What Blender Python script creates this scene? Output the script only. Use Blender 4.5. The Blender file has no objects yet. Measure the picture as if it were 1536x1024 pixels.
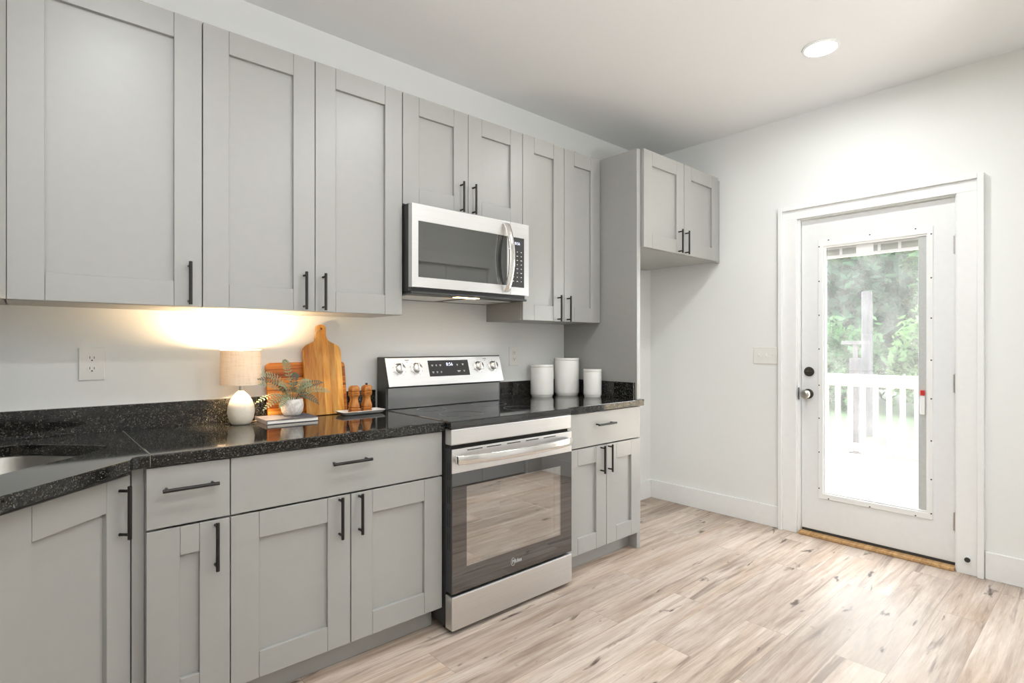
import bpy, bmesh, math, random
from mathutils import Vector, Matrix
random.seed(7)
S = bpy.context.scene
COL = S.collection
PI = math.pi

# ------------------------------------------------------------------ camera, world, exposure
YAW = math.radians(48.38)
FPX = 820.25
cd = bpy.data.cameras.new('camera'); cam = bpy.data.objects.new('camera', cd); COL.objects.link(cam)
cd.sensor_width = 36.0; cd.lens = FPX / 1536 * 36.0
cd.shift_y = 4.4 / 1536
cd.clip_start = 0.02; cd.clip_end = 200
cam.location = (0, -2.607, 1.25)
cam.rotation_euler = (PI / 2, 0, YAW - PI / 2)
S.camera = cam

SKY = 13.0            # overcast daylight outside
CAN = 220.0          # recessed ceiling lamps
BULB = 1050.0         # table lamp bulb
CEIL_FILL = 82.0         # added fill light behind the camera, aimed up to brighten the ceiling
vs = S.view_settings
vs.view_transform = 'Standard'; vs.look = 'None'; vs.gamma = 1.0; vs.use_curve_mapping = False
vs.exposure = 0.15

W = bpy.data.worlds.new('overcast_sky'); S.world = W
W.use_nodes = True
wn = W.node_tree.nodes; wl = W.node_tree.links
wn.clear()
wo = wn.new('ShaderNodeOutputWorld'); wb = wn.new('ShaderNodeBackground')
tc = wn.new('ShaderNodeTexCoord'); sx = wn.new('ShaderNodeSeparateXYZ'); cr = wn.new('ShaderNodeValToRGB')
wl.new(tc.outputs['Generated'], sx.inputs[0]); wl.new(sx.outputs['Z'], cr.inputs[0])
cr.color_ramp.elements[0].position = 0.0; cr.color_ramp.elements[0].color = (0.89, 0.955, 1.0, 1)
cr.color_ramp.elements[1].position = 0.7; cr.color_ramp.elements[1].color = (0.94, 0.98, 1.0, 1)
wl.new(cr.outputs[0], wb.inputs[0]); wb.inputs[1].default_value = SKY
wl.new(wb.outputs[0], wo.inputs[0])
S.cycles.max_bounces = 10; S.cycles.diffuse_bounces = 6; S.cycles.glossy_bounces = 5
S.cycles.transparent_max_bounces = 24; S.cycles.sample_clamp_indirect = 6.0
S.cycles.caustics_reflective = False; S.cycles.caustics_refractive = False

fl_ = bpy.data.lights.new('ceiling_fill_light', 'AREA'); fl_.shape = 'DISK'; fl_.size = 0.7; fl_.energy = CEIL_FILL; fl_.color = (0.98, 0.99, 1.0)
flo = bpy.data.objects.new('ceiling_fill_light', fl_); COL.objects.link(flo)
flo.location = (0.8, -3.9, 1.1); flo.rotation_euler = (PI, 0, 0)  # added upward lamp with no fixture, for ambient bounce off the ceiling


def portal(name, loc, rot, sx_, sy_):
    """Guides daylight sampling through an opening that really is open."""
    l = bpy.data.lights.new(name, 'AREA'); l.shape = 'RECTANGLE'; l.size = sx_; l.size_y = sy_
    l.cycles.is_portal = True
    o = bpy.data.objects.new(name, l); COL.objects.link(o); o.location = loc; o.rotation_euler = rot


# ------------------------------------------------------------------ materials
def srgb(r, g, b):
    f = lambda c: (c / 255 / 12.92) if c / 255 <= 0.04045 else ((c / 255 + 0.055) / 1.055) ** 2.4
    return (f(r), f(g), f(b), 1)


class NT:
    def __init__(s, name):
        s.m = bpy.data.materials.new(name); s.m.use_nodes = True
        s.t = s.m.node_tree; s.t.nodes.clear()
        s.out = s.t.nodes.new('ShaderNodeOutputMaterial')

    def n(s, kind, **kw):
        nd = s.t.nodes.new('ShaderNode' + kind)
        for k, v in kw.items():
            setattr(nd, k, v)
        return nd

    def l(s, a, b):
        s.t.links.new(a, b)

    def ramp(s, fac, stops, interp='LINEAR'):
        r = s.n('ValToRGB'); cr_ = r.color_ramp; cr_.interpolation = interp
        while len(cr_.elements) < len(stops):
            cr_.elements.new(0.5)
        for e, (p, c) in zip(cr_.elements, stops):
            e.position = p
            e.color = c if len(c) == 4 else (*c, 1)
        s.l(fac, r.inputs[0])
        return r.outputs[0]

    def mix(s, fac, a, b, blend='MIX'):
        m = s.n('Mix', data_type='RGBA', blend_type=blend)
        for i, v in ((0, fac), (6, a), (7, b)):
            if hasattr(v, 'is_output') or isinstance(v, bpy.types.NodeSocket):
                s.l(v, m.inputs[i])
            else:
                m.inputs[i].default_value = v
        return m.outputs[2]

    def coords(s, scale=(1, 1, 1), rot=(0, 0, 0), loc=(0, 0, 0), kind='Object'):
        t = s.n('TexCoord'); mp = s.n('Mapping')
        mp.inputs['Scale'].default_value = scale; mp.inputs['Rotation'].default_value = rot
        mp.inputs['Location'].default_value = loc
        s.l(t.outputs[kind], mp.inputs[0])
        return mp.outputs[0]

    def noise(s, vec, scale, detail=4, rough=0.55, w=None, dist=0.0):
        nz = s.n('TexNoise', noise_dimensions='4D' if w is not None else '3D')
        nz.inputs['Scale'].default_value = scale; nz.inputs['Detail'].default_value = detail
        nz.inputs['Roughness'].default_value = rough; nz.inputs['Distortion'].default_value = dist
        s.l(vec, nz.inputs['Vector'])
        if w is not None:
            s.l(w, nz.inputs['W'])
        return nz.outputs[0]

    def bump(s, h, strength, dist=0.002):
        b = s.n('Bump'); b.inputs['Strength'].default_value = strength; b.inputs['Distance'].default_value = dist
        s.l(h, b.inputs['Height'])
        return b.outputs[0]

    def principled(s, base, rough=0.5, metal=0.0, ior=1.5, normal=None, coat=0.0, **kw):
        p = s.n('BsdfPrincipled')
        for key, v in (('Base Color', base), ('Roughness', rough), ('Metallic', metal), ('IOR', ior), ('Coat Weight', coat)):
            if isinstance(v, bpy.types.NodeSocket):
                s.l(v, p.inputs[key])
            else:
                p.inputs[key].default_value = v
        for k, v in kw.items():
            p.inputs[k.replace('_', ' ')].default_value = v
        if normal is not None:
            s.l(normal, p.inputs['Normal'])
        s.l(p.outputs[0], s.out.inputs[0])
        return p


def plain(name, col, rough=0.5, metal=0.0, ior=1.5, nscale=60, var=0.04, bump=0.0, **kw):
    """Solid finish with a faint procedural mottling."""
    t = NT(name); v = t.coords()
    nz = t.noise(v, nscale, 3)
    lo = tuple(c * (1 - var) for c in col[:3]); hi = tuple(min(1, c * (1 + var)) for c in col[:3])
    base = t.ramp(nz, [(0.3, lo), (0.7, hi)])
    t.principled(base, rough, metal, ior, t.bump(nz, bump, 0.001) if bump else None, **kw)
    return t.m


M = {}
M['wall'] = plain('wall_paint', (0.80, 0.812, 0.797), 0.6, nscale=180, var=0.01, bump=0.12)
M['ceiling'] = plain('ceiling_paint', (0.80, 0.806, 0.81), 0.8, nscale=160, var=0.01, bump=0.1)
M['trim'] = plain('white_trim_paint', (0.83, 0.84, 0.835), 0.35, nscale=30, var=0.012)
M['doorpaint'] = plain('door_paint', (0.78, 0.795, 0.80), 0.35, nscale=30, var=0.012)
M['cab'] = plain('grey_cabinet_paint', (0.322, 0.322, 0.306), 0.42, nscale=25, var=0.012, coat=0.45, Coat_Roughness=0.31)
M['black'] = plain('black_bar_metal', (0.028, 0.026, 0.025), 0.38, 0.6, nscale=200, var=0.1)
M['darkgrey'] = plain('dark_grey_enamel', (0.035, 0.036, 0.037), 0.4, nscale=80, var=0.05)
M['shadowgap'] = plain('dark_void', (0.02, 0.018, 0.016), 0.8, nscale=20)
M['plastic'] = plain('white_plastic', (0.80, 0.79, 0.76), 0.35, nscale=40, var=0.01)
M['slot'] = plain('outlet_slot', (0.03, 0.025, 0.02), 0.7)
M['ceramic'] = plain('white_ceramic', (0.82, 0.81, 0.78), 0.22, nscale=14, var=0.012, coat=0.3)
M['stone'] = plain('cream_stoneware', (0.72, 0.66, 0.56), 0.55, nscale=90, var=0.05, bump=0.2)
M['nickel'] = plain('satin_nickel', (0.45, 0.43, 0.40), 0.3, 1.0, nscale=120, var=0.05)
M['bronze'] = plain('aged_pewter', (0.10, 0.09, 0.08), 0.35, 0.8, nscale=120, var=0.15)
M['paper'] = plain('book_pages', (0.80, 0.77, 0.70), 0.8, nscale=300, var=0.05)
M['bookcover'] = plain('slate_grey_book_cover', (0.115, 0.115, 0.135), 0.8, ior=1.2, nscale=200, var=0.08)
M['rope'] = plain('hemp_cord', (0.52, 0.40, 0.25), 0.9, nscale=300, var=0.2)
M['soil'] = plain('potting_soil', (0.04, 0.03, 0.02), 0.9, nscale=120, var=0.4, bump=0.6)
M['red'] = plain('red_plastic', (0.55, 0.03, 0.025), 0.4)
M['mark'] = plain('pale_printed_mark', (0.55, 0.55, 0.54), 0.5)
M['ringmark'] = plain('grey_burner_line', (0.13, 0.13, 0.13), 0.4)
M['markdark'] = plain('dark_printed_mark', (0.06, 0.06, 0.06), 0.5)
M['seam'] = plain('pale_seam_filler', (0.20, 0.19, 0.17), 0.5)
M['enamel'] = plain('grey_oven_enamel', (0.42, 0.41, 0.40), 0.35, nscale=60, var=0.08)
M['rackwire'] = plain('bright_rack_wire', (0.85, 0.84, 0.82), 0.4, 0.2)
M['rubber'] = plain('dark_rubber', (0.04, 0.038, 0.035), 0.7)
M['slats'] = plain('grey_blind_slats', (0.42, 0.43, 0.40), 0.6)
M['channel'] = plain('grey_blind_channel', (0.50, 0.52, 0.51), 0.5)


def steel(name, col, rough, axis):
    t = NT(name)
    sc = {'x': (3, 260, 260), 'z': (260, 260, 3)}[axis]
    nz = t.noise(t.coords(sc), 1.0, 3, 0.6)
    base = t.ramp(nz, [(0.25, tuple(c * 0.95 for c in col)), (0.75, tuple(min(1, c * 1.04) for c in col))])
    r = t.n('MapRange'); r.inputs[1].default_value = 0.2; r.inputs[2].default_value = 0.8
    r.inputs[3].default_value = rough * 0.85; r.inputs[4].default_value = rough * 1.2
    t.l(nz, r.inputs[0])
    t.principled(base, r.outputs[0], 1.0, normal=t.bump(nz, 0.06, 0.0008))
    return t.m


M['steel'] = steel('brushed_stainless', (0.74, 0.735, 0.73), 0.36, 'x')
M['steelshine'] = steel('polished_stainless_handle', (0.78, 0.77, 0.75), 0.16, 'x')
M['sinksteel'] = plain('sink_stainless', (0.34, 0.325, 0.30), 0.36, 1.0, nscale=30, var=0.02)


def blackglass(name, ior, base=(0.012, 0.012, 0.013, 1), rough=0.03):
    t = NT(name); nz = t.noise(t.coords(), 2.0, 2)
    p = t.principled(base, rough, 0.0, ior)
    b = t.ramp(nz, [(0.3, base), (0.7, tuple(c * 1.15 for c in base[:3]))])
    t.l(b, p.inputs['Base Color'])
    return t.m


M['cooktop'] = blackglass('cooktop_glass', 1.75, rough=0.05)
M['ovenglass'] = blackglass('oven_door_glass', 2.25, (0.02, 0.018, 0.018, 1), 0.02)
M['microglass'] = blackglass('microwave_door_glass', 2.2, (0.02, 0.021, 0.02, 1), 0.02)
M['panelglass'] = blackglass('control_panel_glass', 1.6, (0.035, 0.035, 0.037, 1), 0.12)
M['gloss_back'] = blackglass('black_enamel_gloss', 2.9, (0.03, 0.03, 0.032, 1), 0.18)


def glass_sheet(name, gloss, haze, tint=(1, 1, 1, 1), rough=0.0):
    """Thin window pane: lets light straight through, reflects a little, dusty haze scatters some."""
    t = NT(name)
    tr = t.n('BsdfTransparent'); tr.inputs[0].default_value = tint
    gl = t.n('BsdfGlossy'); gl.inputs['Roughness'].default_value = rough
    tl = t.n('BsdfTranslucent'); tl.inputs[0].default_value = (0.95, 0.95, 0.95, 1)
    nz = t.noise(t.coords((1, 5, 3)), 1.6, 3)
    hz = t.n('MapRange'); hz.inputs[1].default_value = 0.3; hz.inputs[2].default_value = 0.7
    hz.inputs[3].default_value = haze * 0.6; hz.inputs[4].default_value = haze * 1.4
    t.l(nz, hz.inputs[0])
    m1 = t.n('MixShader'); m2 = t.n('MixShader')
    t.l(hz.outputs[0], m1.inputs[0]); t.l(tr.outputs[0], m1.inputs[1]); t.l(tl.outputs[0], m1.inputs[2])
    m2.inputs[0].default_value = gloss
    t.l(m1.outputs[0], m2.inputs[1]); t.l(gl.outputs[0], m2.inputs[2]); t.l(m2.outputs[0], t.out.inputs[0])
    return t.m


M['pane'] = glass_sheet('door_pane_glass', 0.035, 0.032)
M['ovenwindow'] = glass_sheet('oven_window_glass', 0.50, 0.02, (0.88, 0.86, 0.84, 1), 0.02)


def emit(name, col, strength):
    t = NT(name); nz = t.noise(t.coords(), 5.0, 1)
    e = t.n('Emission'); e.inputs[1].default_value = strength
    c = t.ramp(nz, [(0.0, tuple(x * 0.98 for x in col)), (1.0, col)])
    t.l(c, e.inputs[0]); t.l(e.outputs[0], t.out.inputs[0])
    return t.m


M['can'] = emit('ceiling_lamp_diffuser', (0.985, 1.0, 1.0), CAN)
M['bulb'] = emit('warm_bulb', (1.0, 0.70, 0.40), BULB)
M['digits'] = emit('clock_digits_glow', (0.80, 0.84, 1.0), 1.6)
M['hoodlamp'] = emit('hood_lamp_glow', (1.0, 0.58, 0.26), 16.0)


def floor_mat():
    t = NT('plank_floor')
    v = t.coords()
    br = t.n('TexBrick'); br.offset = 0.37; br.offset_frequency = 2
    br.inputs['Color1'].default_value = (0, 0, 0, 1); br.inputs['Color2'].default_value = (1, 1, 1, 1)
    br.inputs['Mortar'].default_value = (0.5, 0.5, 0.5, 1)
    br.inputs['Scale'].default_value = 1.0; br.inputs['Mortar Size'].default_value = 0.0012
    br.inputs['Mortar Smooth'].default_value = 0.2
    br.inputs['Brick Width'].default_value = 1.22; br.inputs['Row Height'].default_value = 0.182
    t.l(v, br.inputs['Vector'])
    rnd = t.n('SeparateColor'); t.l(br.outputs['Color'], rnd.inputs[0])
    w = t.n('Math', operation='MULTIPLY'); w.inputs[1].default_value = 37.0; t.l(rnd.outputs[0], w.inputs[0])
    W_ = w.outputs[0]

    def mp(scale):
        m = t.n('Mapping'); m.inputs['Scale'].default_value = scale; t.l(v, m.inputs[0]); return m.outputs[0]
    big = t.noise(mp((1.1, 4.5, 1)), 1.0, 5, 0.62, W_, 0.8)
    grain = t.noise(mp((2.0, 30, 1)), 1.0, 6, 0.68, W_, 0.6)
    fine = t.noise(mp((4.5, 190, 1)), 1.0, 3, 0.6, W_)
    streak = t.noise(mp((0.9, 15, 1)), 1.0, 4, 0.6, W_, 1.6)
    knot = t.noise(mp((4.2, 15.0, 1)), 1.0, 3, 0.5, W_, 1.0)
    warm = t.noise(mp((1.0, 7, 1)), 1.0, 3, 0.5, W_, 0.4)
    c = t.ramp(big, [(0.32, srgb(160, 138, 120)), (0.47, srgb(194, 174, 156)), (0.60, srgb(216, 202, 188)), (0.76, srgb(202, 178, 154))])
    c = t.mix(t_scale(t, t.ramp(warm, [(0.52, (0, 0, 0)), (0.68, (1, 1, 1))]), 0.55), c, srgb(196, 158, 122))
    c2 = t.ramp(grain, [(0.32, srgb(116, 94, 80)), (0.46, srgb(188, 166, 148)), (0.62, srgb(232, 220, 208))])
    c = t.mix(0.42, c, c2)
    f = t.ramp(fine, [(0.32, (0.80, 0.78, 0.76)), (0.58, (1, 1, 1))])
    c = t.mix(0.6, c, f, 'MULTIPLY')
    st = t.ramp(streak, [(0.57, (0, 0, 0)), (0.68, (1, 1, 1))])
    c = t.mix(t_scale(t, st, 0.62), c, srgb(112, 94, 84))
    kn = t.ramp(knot, [(0.64, (0, 0, 0)), (0.71, (1, 1, 1))])
    c = t.mix(t_scale(t, kn, 0.85), c, srgb(66, 50, 42))
    tone = t.ramp(rnd.outputs[0], [(0.0, (0.86, 0.85, 0.85)), (0.5, (1.0, 0.985, 0.97)), (1.0, (1.08, 1.05, 1.02))])
    c = t.mix(1.0, c, tone, 'MULTIPLY')
    c = t.mix(t_scale(t, br.outputs['Fac'], 0.45), c, srgb(110, 90, 75))
    rr = t.n('MapRange'); rr.inputs[1].default_value = 0.3; rr.inputs[2].default_value = 0.7
    rr.inputs[3].default_value = 0.38; rr.inputs[4].default_value = 0.58
    t.l(grain, rr.inputs[0])
    hs = t.n('HueSaturation'); hs.inputs['Saturation'].default_value = 0.86; hs.inputs['Value'].default_value = 0.87; t.l(c, hs.inputs['Color']); c = hs.outputs[0]
    t.principled(c, rr.outputs[0], 0.0, 1.36, t.bump(grain, 0.12, 0.0015))
    return t.m


def t_scale(t, sock, k):
    m = t.n('Math', operation='MULTIPLY'); m.inputs[1].default_value = k
    t.l(sock, m.inputs[0]); return m.outputs[0]


M['floor'] = floor_mat()


def granite():
    t = NT('black_granite')
    v = t.coords()
    vo = t.n('TexVoronoi'); vo.inputs['Scale'].default_value = 380; t.l(v, vo.inputs[0])
    vg = t.n('SeparateColor'); t.l(vo.outputs['Color'], vg.inputs[0])
    nz = t.noise(v, 70, 4, 0.6)
    specks = t.ramp(vg.outputs[0], [(0.0, (0.008, 0.008, 0.008)), (0.72, (0.014, 0.014, 0.013)), (0.80, (0.085, 0.082, 0.07)), (0.93, (0.10, 0.092, 0.072)), (0.97, (0.17, 0.16, 0.14))], 'CONSTANT')
    mk = t.ramp(nz, [(0.36, (0, 0, 0)), (0.56, (1, 1, 1))])
    c = t.mix(mk, (0.010, 0.010, 0.010, 1), specks)
    t.principled(c, 0.06, 0.0, 1.47)
    return t.m


M['granite'] = granite()


def wood(name, cols, axis='z', scale=1.0, strips=None, rough=0.45):
    """Grain runs along the axis; strips = lamination width in metres across x."""
    t = NT(name)
    sc = {'z': (26, 26, 1.0), 'x': (1.5, 34, 34)}[axis]
    v = t.coords(tuple(s * scale for s in sc))
    wsock = None
    if strips:
        o = t.coords()
        sp = t.n('SeparateXYZ'); t.l(o, sp.inputs[0])
        d = t.n('Math', operation='DIVIDE'); d.inputs[1].default_value = strips
        t.l(sp.outputs['X' if axis == 'z' else 'Z'], d.inputs[0])
        fl = t.n('Math', operation='FLOOR'); t.l(d.outputs[0], fl.inputs[0])
        wn_ = t.n('TexWhiteNoise', noise_dimensions='1D'); t.l(fl.outputs[0], wn_.inputs['W'])
        mu = t.n('Math', operation='MULTIPLY'); mu.inputs[1].default_value = 9.0; t.l(wn_.outputs[0], mu.inputs[0])
        wsock = mu.outputs[0]
    nz = t.noise(v, 1.0, 5, 0.6, wsock, 1.0)
    c = t.ramp(nz, [(0.28, cols[0]), (0.46, cols[1]), (0.6, cols[2]), (0.75, cols[3])])
    if strips:
        tone = t.ramp(wn_.outputs[0], [(0, (0.62, 0.54, 0.45)), (1, (1.15, 1.14, 1.10))])
        c = t.mix(1.0, c, tone, 'MULTIPLY')
    t.principled(c, rough, 0, 1.45, t.bump(nz, 0.08, 0.001))
    return t.m


M['acacia'] = wood('striped_acacia_board', [srgb(86, 40, 10), srgb(186, 104, 30), srgb(222, 144, 52), srgb(240, 184, 100)], 'x', 1.6, 0.045)
M['paddle'] = wood('honey_laminated_board', [srgb(176, 104, 34), srgb(222, 158, 72), srgb(236, 184, 100), srgb(246, 208, 138)], 'z', 1.0, 0.030)
M['millwood'] = wood('turned_mill_wood', [srgb(112, 60, 24), srgb(172, 106, 46), srgb(196, 132, 64), srgb(214, 156, 86)], 'z', 2.0)
M['sill'] = wood('bare_wood_sill', [srgb(150, 112, 70), srgb(186, 146, 98), srgb(202, 164, 116), srgb(212, 176, 130)], 'x')


def deckwood():
    t = NT('pale_pine_deck')
    v = t.coords()
    nz = t.noise(t.coords((14, 1.5, 14)), 1.0, 4)
    c = t.ramp(nz, [(0.25, srgb(214, 178, 140)), (0.45, srgb(236, 218, 196)), (0.7, srgb(244, 234, 220))])
    sp = t.n('SeparateXYZ'); t.l(v, sp.inputs[0])
    d = t.n('Math', operation='PINGPONG'); d.inputs[1].default_value = 0.07; t.l(sp.outputs['X'], d.inputs[0])
    g = t.ramp(d.outputs[0], [(0.0, (1, 1, 1)), (0.004, (0, 0, 0))], 'CONSTANT')
    t.principled(t.mix(t_scale(t, g, 0.35), c, srgb(120, 95, 75)), 0.7)
    return t.m


M['deck'] = deckwood()
M['pine'] = wood('pale_pine_rail', [srgb(214, 160, 118), srgb(236, 210, 180), srgb(242, 226, 206), srgb(246, 236, 222)], 'z', 0.6, None, 0.7)
M['bark'] = wood('pale_bark', [srgb(42, 40, 42), srgb(55, 53, 55), srgb(62, 60, 63), srgb(66, 64, 67)], 'z', 0.3, None, 0.9)
M['grass'] = plain('lawn_grass', (0.017, 0.046, 0.011), 0.9, nscale=9, var=0.35, bump=0.5)


def leafmat(name, col, trans, tc_):
    t = NT(name); nz = t.noise(t.coords(), 3.0, 3)
    c = t.ramp(nz, [(0.3, tuple(x * 0.65 for x in col)), (0.7, tuple(min(1, x * 1.35) for x in col))])
    d = t.n('BsdfDiffuse'); t.l(c, d.inputs[0])
    tr = t.n('BsdfTranslucent'); tr.inputs[0].default_value = (*tc_, 1)
    m = t.n('MixShader'); m.inputs[0].default_value = trans
    t.l(d.outputs[0], m.inputs[1]); t.l(tr.outputs[0], m.inputs[2]); t.l(m.outputs[0], t.out.inputs[0])
    return t.m


M['leafA'] = leafmat('maple_leaves', (0.045, 0.095, 0.042), 0.35, (0.060, 0.13, 0.046))
M['leafB'] = leafmat('dark_leaves', (0.027, 0.055, 0.033), 0.3, (0.036, 0.078, 0.038))
M['leafC'] = leafmat('light_leaves', (0.075, 0.14, 0.055), 0.4, (0.095, 0.18, 0.06))
M['fern'] = leafmat('grey_green_fern', (0.30, 0.36, 0.24), 0.2, (0.34, 0.42, 0.24))
M['ferndark'] = leafmat('dark_green_fern', (0.10, 0.13, 0.11), 0.15, (0.12, 0.18, 0.10))


def shade():
    t = NT('linen_lamp_shade')
    a = t.noise(t.coords((220, 220, 14)), 1.0, 2); b = t.noise(t.coords((14, 14, 220)), 1.0, 2)
    m = t.n('Math', operation='ADD'); t.l(a, m.inputs[0]); t.l(b, m.inputs[1])
    c = t.ramp(m.outputs[0], [(0.7, (0.70, 0.61, 0.49)), (1.2, (0.79, 0.71, 0.59))])
    d = t.n('BsdfDiffuse'); t.l(c, d.inputs[0])
    tr = t.n('BsdfTranslucent'); t.l(c, tr.inputs[0])
    mx = t.n('MixShader'); mx.inputs[0].default_value = 0.20
    t.l(d.outputs[0], mx.inputs[1]); t.l(tr.outputs[0], mx.inputs[2]); t.l(mx.outputs[0], t.out.inputs[0])
    return t.m


M['shade'] = shade()


def marble():
    t = NT('veined_white_pot')
    nz = t.noise(t.coords(), 22, 5, 0.6, None, 2.0)
    c = t.ramp(nz, [(0.38, (0.76, 0.73, 0.69)), (0.49, (0.58, 0.53, 0.49)), (0.53, (0.76, 0.73, 0.69))])
    t.principled(c, 0.4)
    return t.m


M['marble'] = marble()

# ------------------------------------------------------------------ geometry helpers
ROOTM = {}


class MB:
    def __init__(s):
        s.bm = bmesh.new()

    def box(s, x0, x1, y0, y1, z0, z1):
        vs_ = [s.bm.verts.new((x, y, z)) for x in (x0, x1) for y in (y0, y1) for z in (z0, z1)]
        for f in ((0, 1, 3, 2), (4, 6, 7, 5), (0, 4, 5, 1), (2, 3, 7, 6), (0, 2, 6, 4), (1, 5, 7, 3)):
            s.bm.faces.new([vs_[i] for i in f])
        return s

    def ring(s, o, i, lo, hi, axis='y'):
        """Rectangular frame: o and i are (a0, a1, b0, b1) outer and inner, thickness lo..hi along the axis."""
        P = {'z': lambda a, b, c: (a, b, c), 'y': lambda a, b, c: (a, c, b), 'x': lambda a, b, c: (c, a, b)}[axis]
        R = []
        for c in (lo, hi):
            for q in (o, i):
                R.append([s.bm.verts.new(P(a, b, c)) for a, b in ((q[0], q[2]), (q[1], q[2]), (q[1], q[3]), (q[0], q[3]))])
        for A, B in ((R[0], R[1]), (R[2], R[3]), (R[0], R[2]), (R[1], R[3])):
            for k in range(4):
                s.bm.faces.new([A[k], A[(k + 1) % 4], B[(k + 1) % 4], B[k]])
        return s

    def prism(s, poly, lo, hi, axis='z'):
        """poly of (a,b); axis z: (x,y); axis y: (x,z); axis x: (y,z)."""
        P = {'z': lambda a, b, c: (a, b, c), 'y': lambda a, b, c: (a, c, b), 'x': lambda a, b, c: (c, a, b)}[axis]
        A = [s.bm.verts.new(P(a, b, lo)) for a, b in poly]; B = [s.bm.verts.new(P(a, b, hi)) for a, b in poly]
        s.bm.faces.new(A); s.bm.faces.new(B[::-1])
        n = len(poly)
        for i in range(n):
            s.bm.faces.new([A[i], B[i], B[(i + 1) % n], A[(i + 1) % n]])
        return s

    def holed(s, outer, inner, lo, hi):
        """Flat slab in xy with one hole."""
        es = []
        for loop in (outer, inner):
            v = [s.bm.verts.new((a, b, lo)) for a, b in loop]
            es += [s.bm.edges.new((v[i], v[(i + 1) % len(v)])) for i in range(len(v))]
        r = bmesh.ops.triangle_fill(s.bm, use_beauty=True, use_dissolve=False, edges=es)
        faces = [g for g in r['geom'] if isinstance(g, bmesh.types.BMFace)]
        ex = bmesh.ops.extrude_face_region(s.bm, geom=faces)
        for g in ex['geom']:
            if isinstance(g, bmesh.types.BMVert):
                g.co.z = hi
        return s

    def tube(s, pts, r, seg=10, cap=True, flat=None):
        pts = [Vector(p) for p in pts]
        rs = r if isinstance(r, (list, tuple)) else [r] * len(pts)
        prev = None; rings = []
        up = Vector((0.13, 0.27, 0.95)).normalized()
        for i, p in enumerate(pts):
            d = (pts[min(i + 1, len(pts) - 1)] - pts[max(i - 1, 0)]).normalized()
            if prev is None:
                a = d.cross(up)
                if a.length < 1e-3:
                    a = d.cross(Vector((1, 0, 0)))
                a.normalize()
            else:
                a = (prev - d * prev.dot(d)).normalized()
            prev = a; b = d.cross(a)
            rings.append([s.bm.verts.new(p + (a * math.cos(t) + b * math.sin(t)) * rs[i]) for t in [2 * PI * k / seg for k in range(seg)]])
        for A, B in zip(rings, rings[1:]):
            for k in range(seg):
                s.bm.faces.new([A[k], A[(k + 1) % seg], B[(k + 1) % seg], B[k]])
        if cap:
            s.bm.faces.new(rings[0][::-1]); s.bm.faces.new(rings[-1])
        return s

    def cyl(s, p0, p1, r, seg=16, r1=None):
        return s.tube([p0, p1], [r, r if r1 is None else r1], seg)

    def lathe(s, prof, c=(0, 0, 0), seg=40, close=False):
        """prof of (radius, z) bottom to top around a vertical axis through c."""
        rings = []
        for r, z in prof:
            if r < 1e-6:
                rings.append([s.bm.verts.new((c[0], c[1], c[2] + z))])
            else:
                rings.append([s.bm.verts.new((c[0] + r * math.cos(2 * PI * k / seg), c[1] + r * math.sin(2 * PI * k / seg), c[2] + z)) for k in range(seg)])
        pairs = list(zip(rings, rings[1:]))
        if close:
            pairs.append((rings[-1], rings[0]))
        for A, B in pairs:
            for k in range(seg):
                q = (k + 1) % seg
                if len(A) == 1 and len(B) == 1:
                    continue
                if len(A) == 1:
                    s.bm.faces.new([A[0], B[q], B[k]])
                elif len(B) == 1:
                    s.bm.faces.new([A[k], A[q], B[0]])
                else:
                    s.bm.faces.new([A[k], A[q], B[q], B[k]])
        return s

    def xform(s, m):
        bmesh.ops.transform(s.bm, matrix=m, verts=s.bm.verts[:])
        return s

    def build(s, name, mat, parent=None, bevel=0.0, smooth=False, world=False, seg=2, solid=0.0):
        if world and parent is not None:
            s.xform(ROOTM[parent.name].inverted())
        bmesh.ops.recalc_face_normals(s.bm, faces=s.bm.faces[:])
        me = bpy.data.meshes.new(name); s.bm.to_mesh(me); s.bm.free()
        me.materials.append(mat)
        o = bpy.data.objects.new(name, me); COL.objects.link(o)
        if parent is not None:
            o.parent = parent; ROOTM[o.name] = ROOTM[parent.name]
        else:
            ROOTM[o.name] = Matrix.Identity(4)
        if solid:
            sm = o.modifiers.new('solid', 'SOLIDIFY'); sm.thickness = solid; sm.offset = 0
        if bevel:
            b = o.modifiers.new('bevel', 'BEVEL'); b.width = bevel; b.segments = seg; b.limit_method = 'ANGLE'
            b.angle_limit = math.radians(40); b.harden_normals = False
        if smooth:
            me.polygons.foreach_set('use_smooth', [True] * len(me.polygons))
            if smooth != 'all':
                try:
                    me.set_sharp_from_angle(angle=math.radians(40))
                except Exception:
                    pass
        return o


def tag(o, label, cat, group=None, kind=None):
    o['label'] = label; o['category'] = cat
    if group:
        o['group'] = group
    if kind:
        o['kind'] = kind
    return o


def thing(name, label, cat, loc=(0, 0, 0), rz=0.0, group=None, kind=None):
    o = bpy.data.objects.new(name, None); COL.objects.link(o)
    o.empty_display_size = 0.05
    o.location = loc; o.rotation_euler = (0, 0, rz)
    ROOTM[o.name] = Matrix.Translation(loc) @ Matrix.Rotation(rz, 4, 'Z')
    return tag(o, label, cat, group, kind)


def struct(name, mb, mat, label, cat, bevel=0.0, **kw):
    return tag(mb.build(name, mat, None, bevel, **kw), label, cat, None, 'structure')


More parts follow.
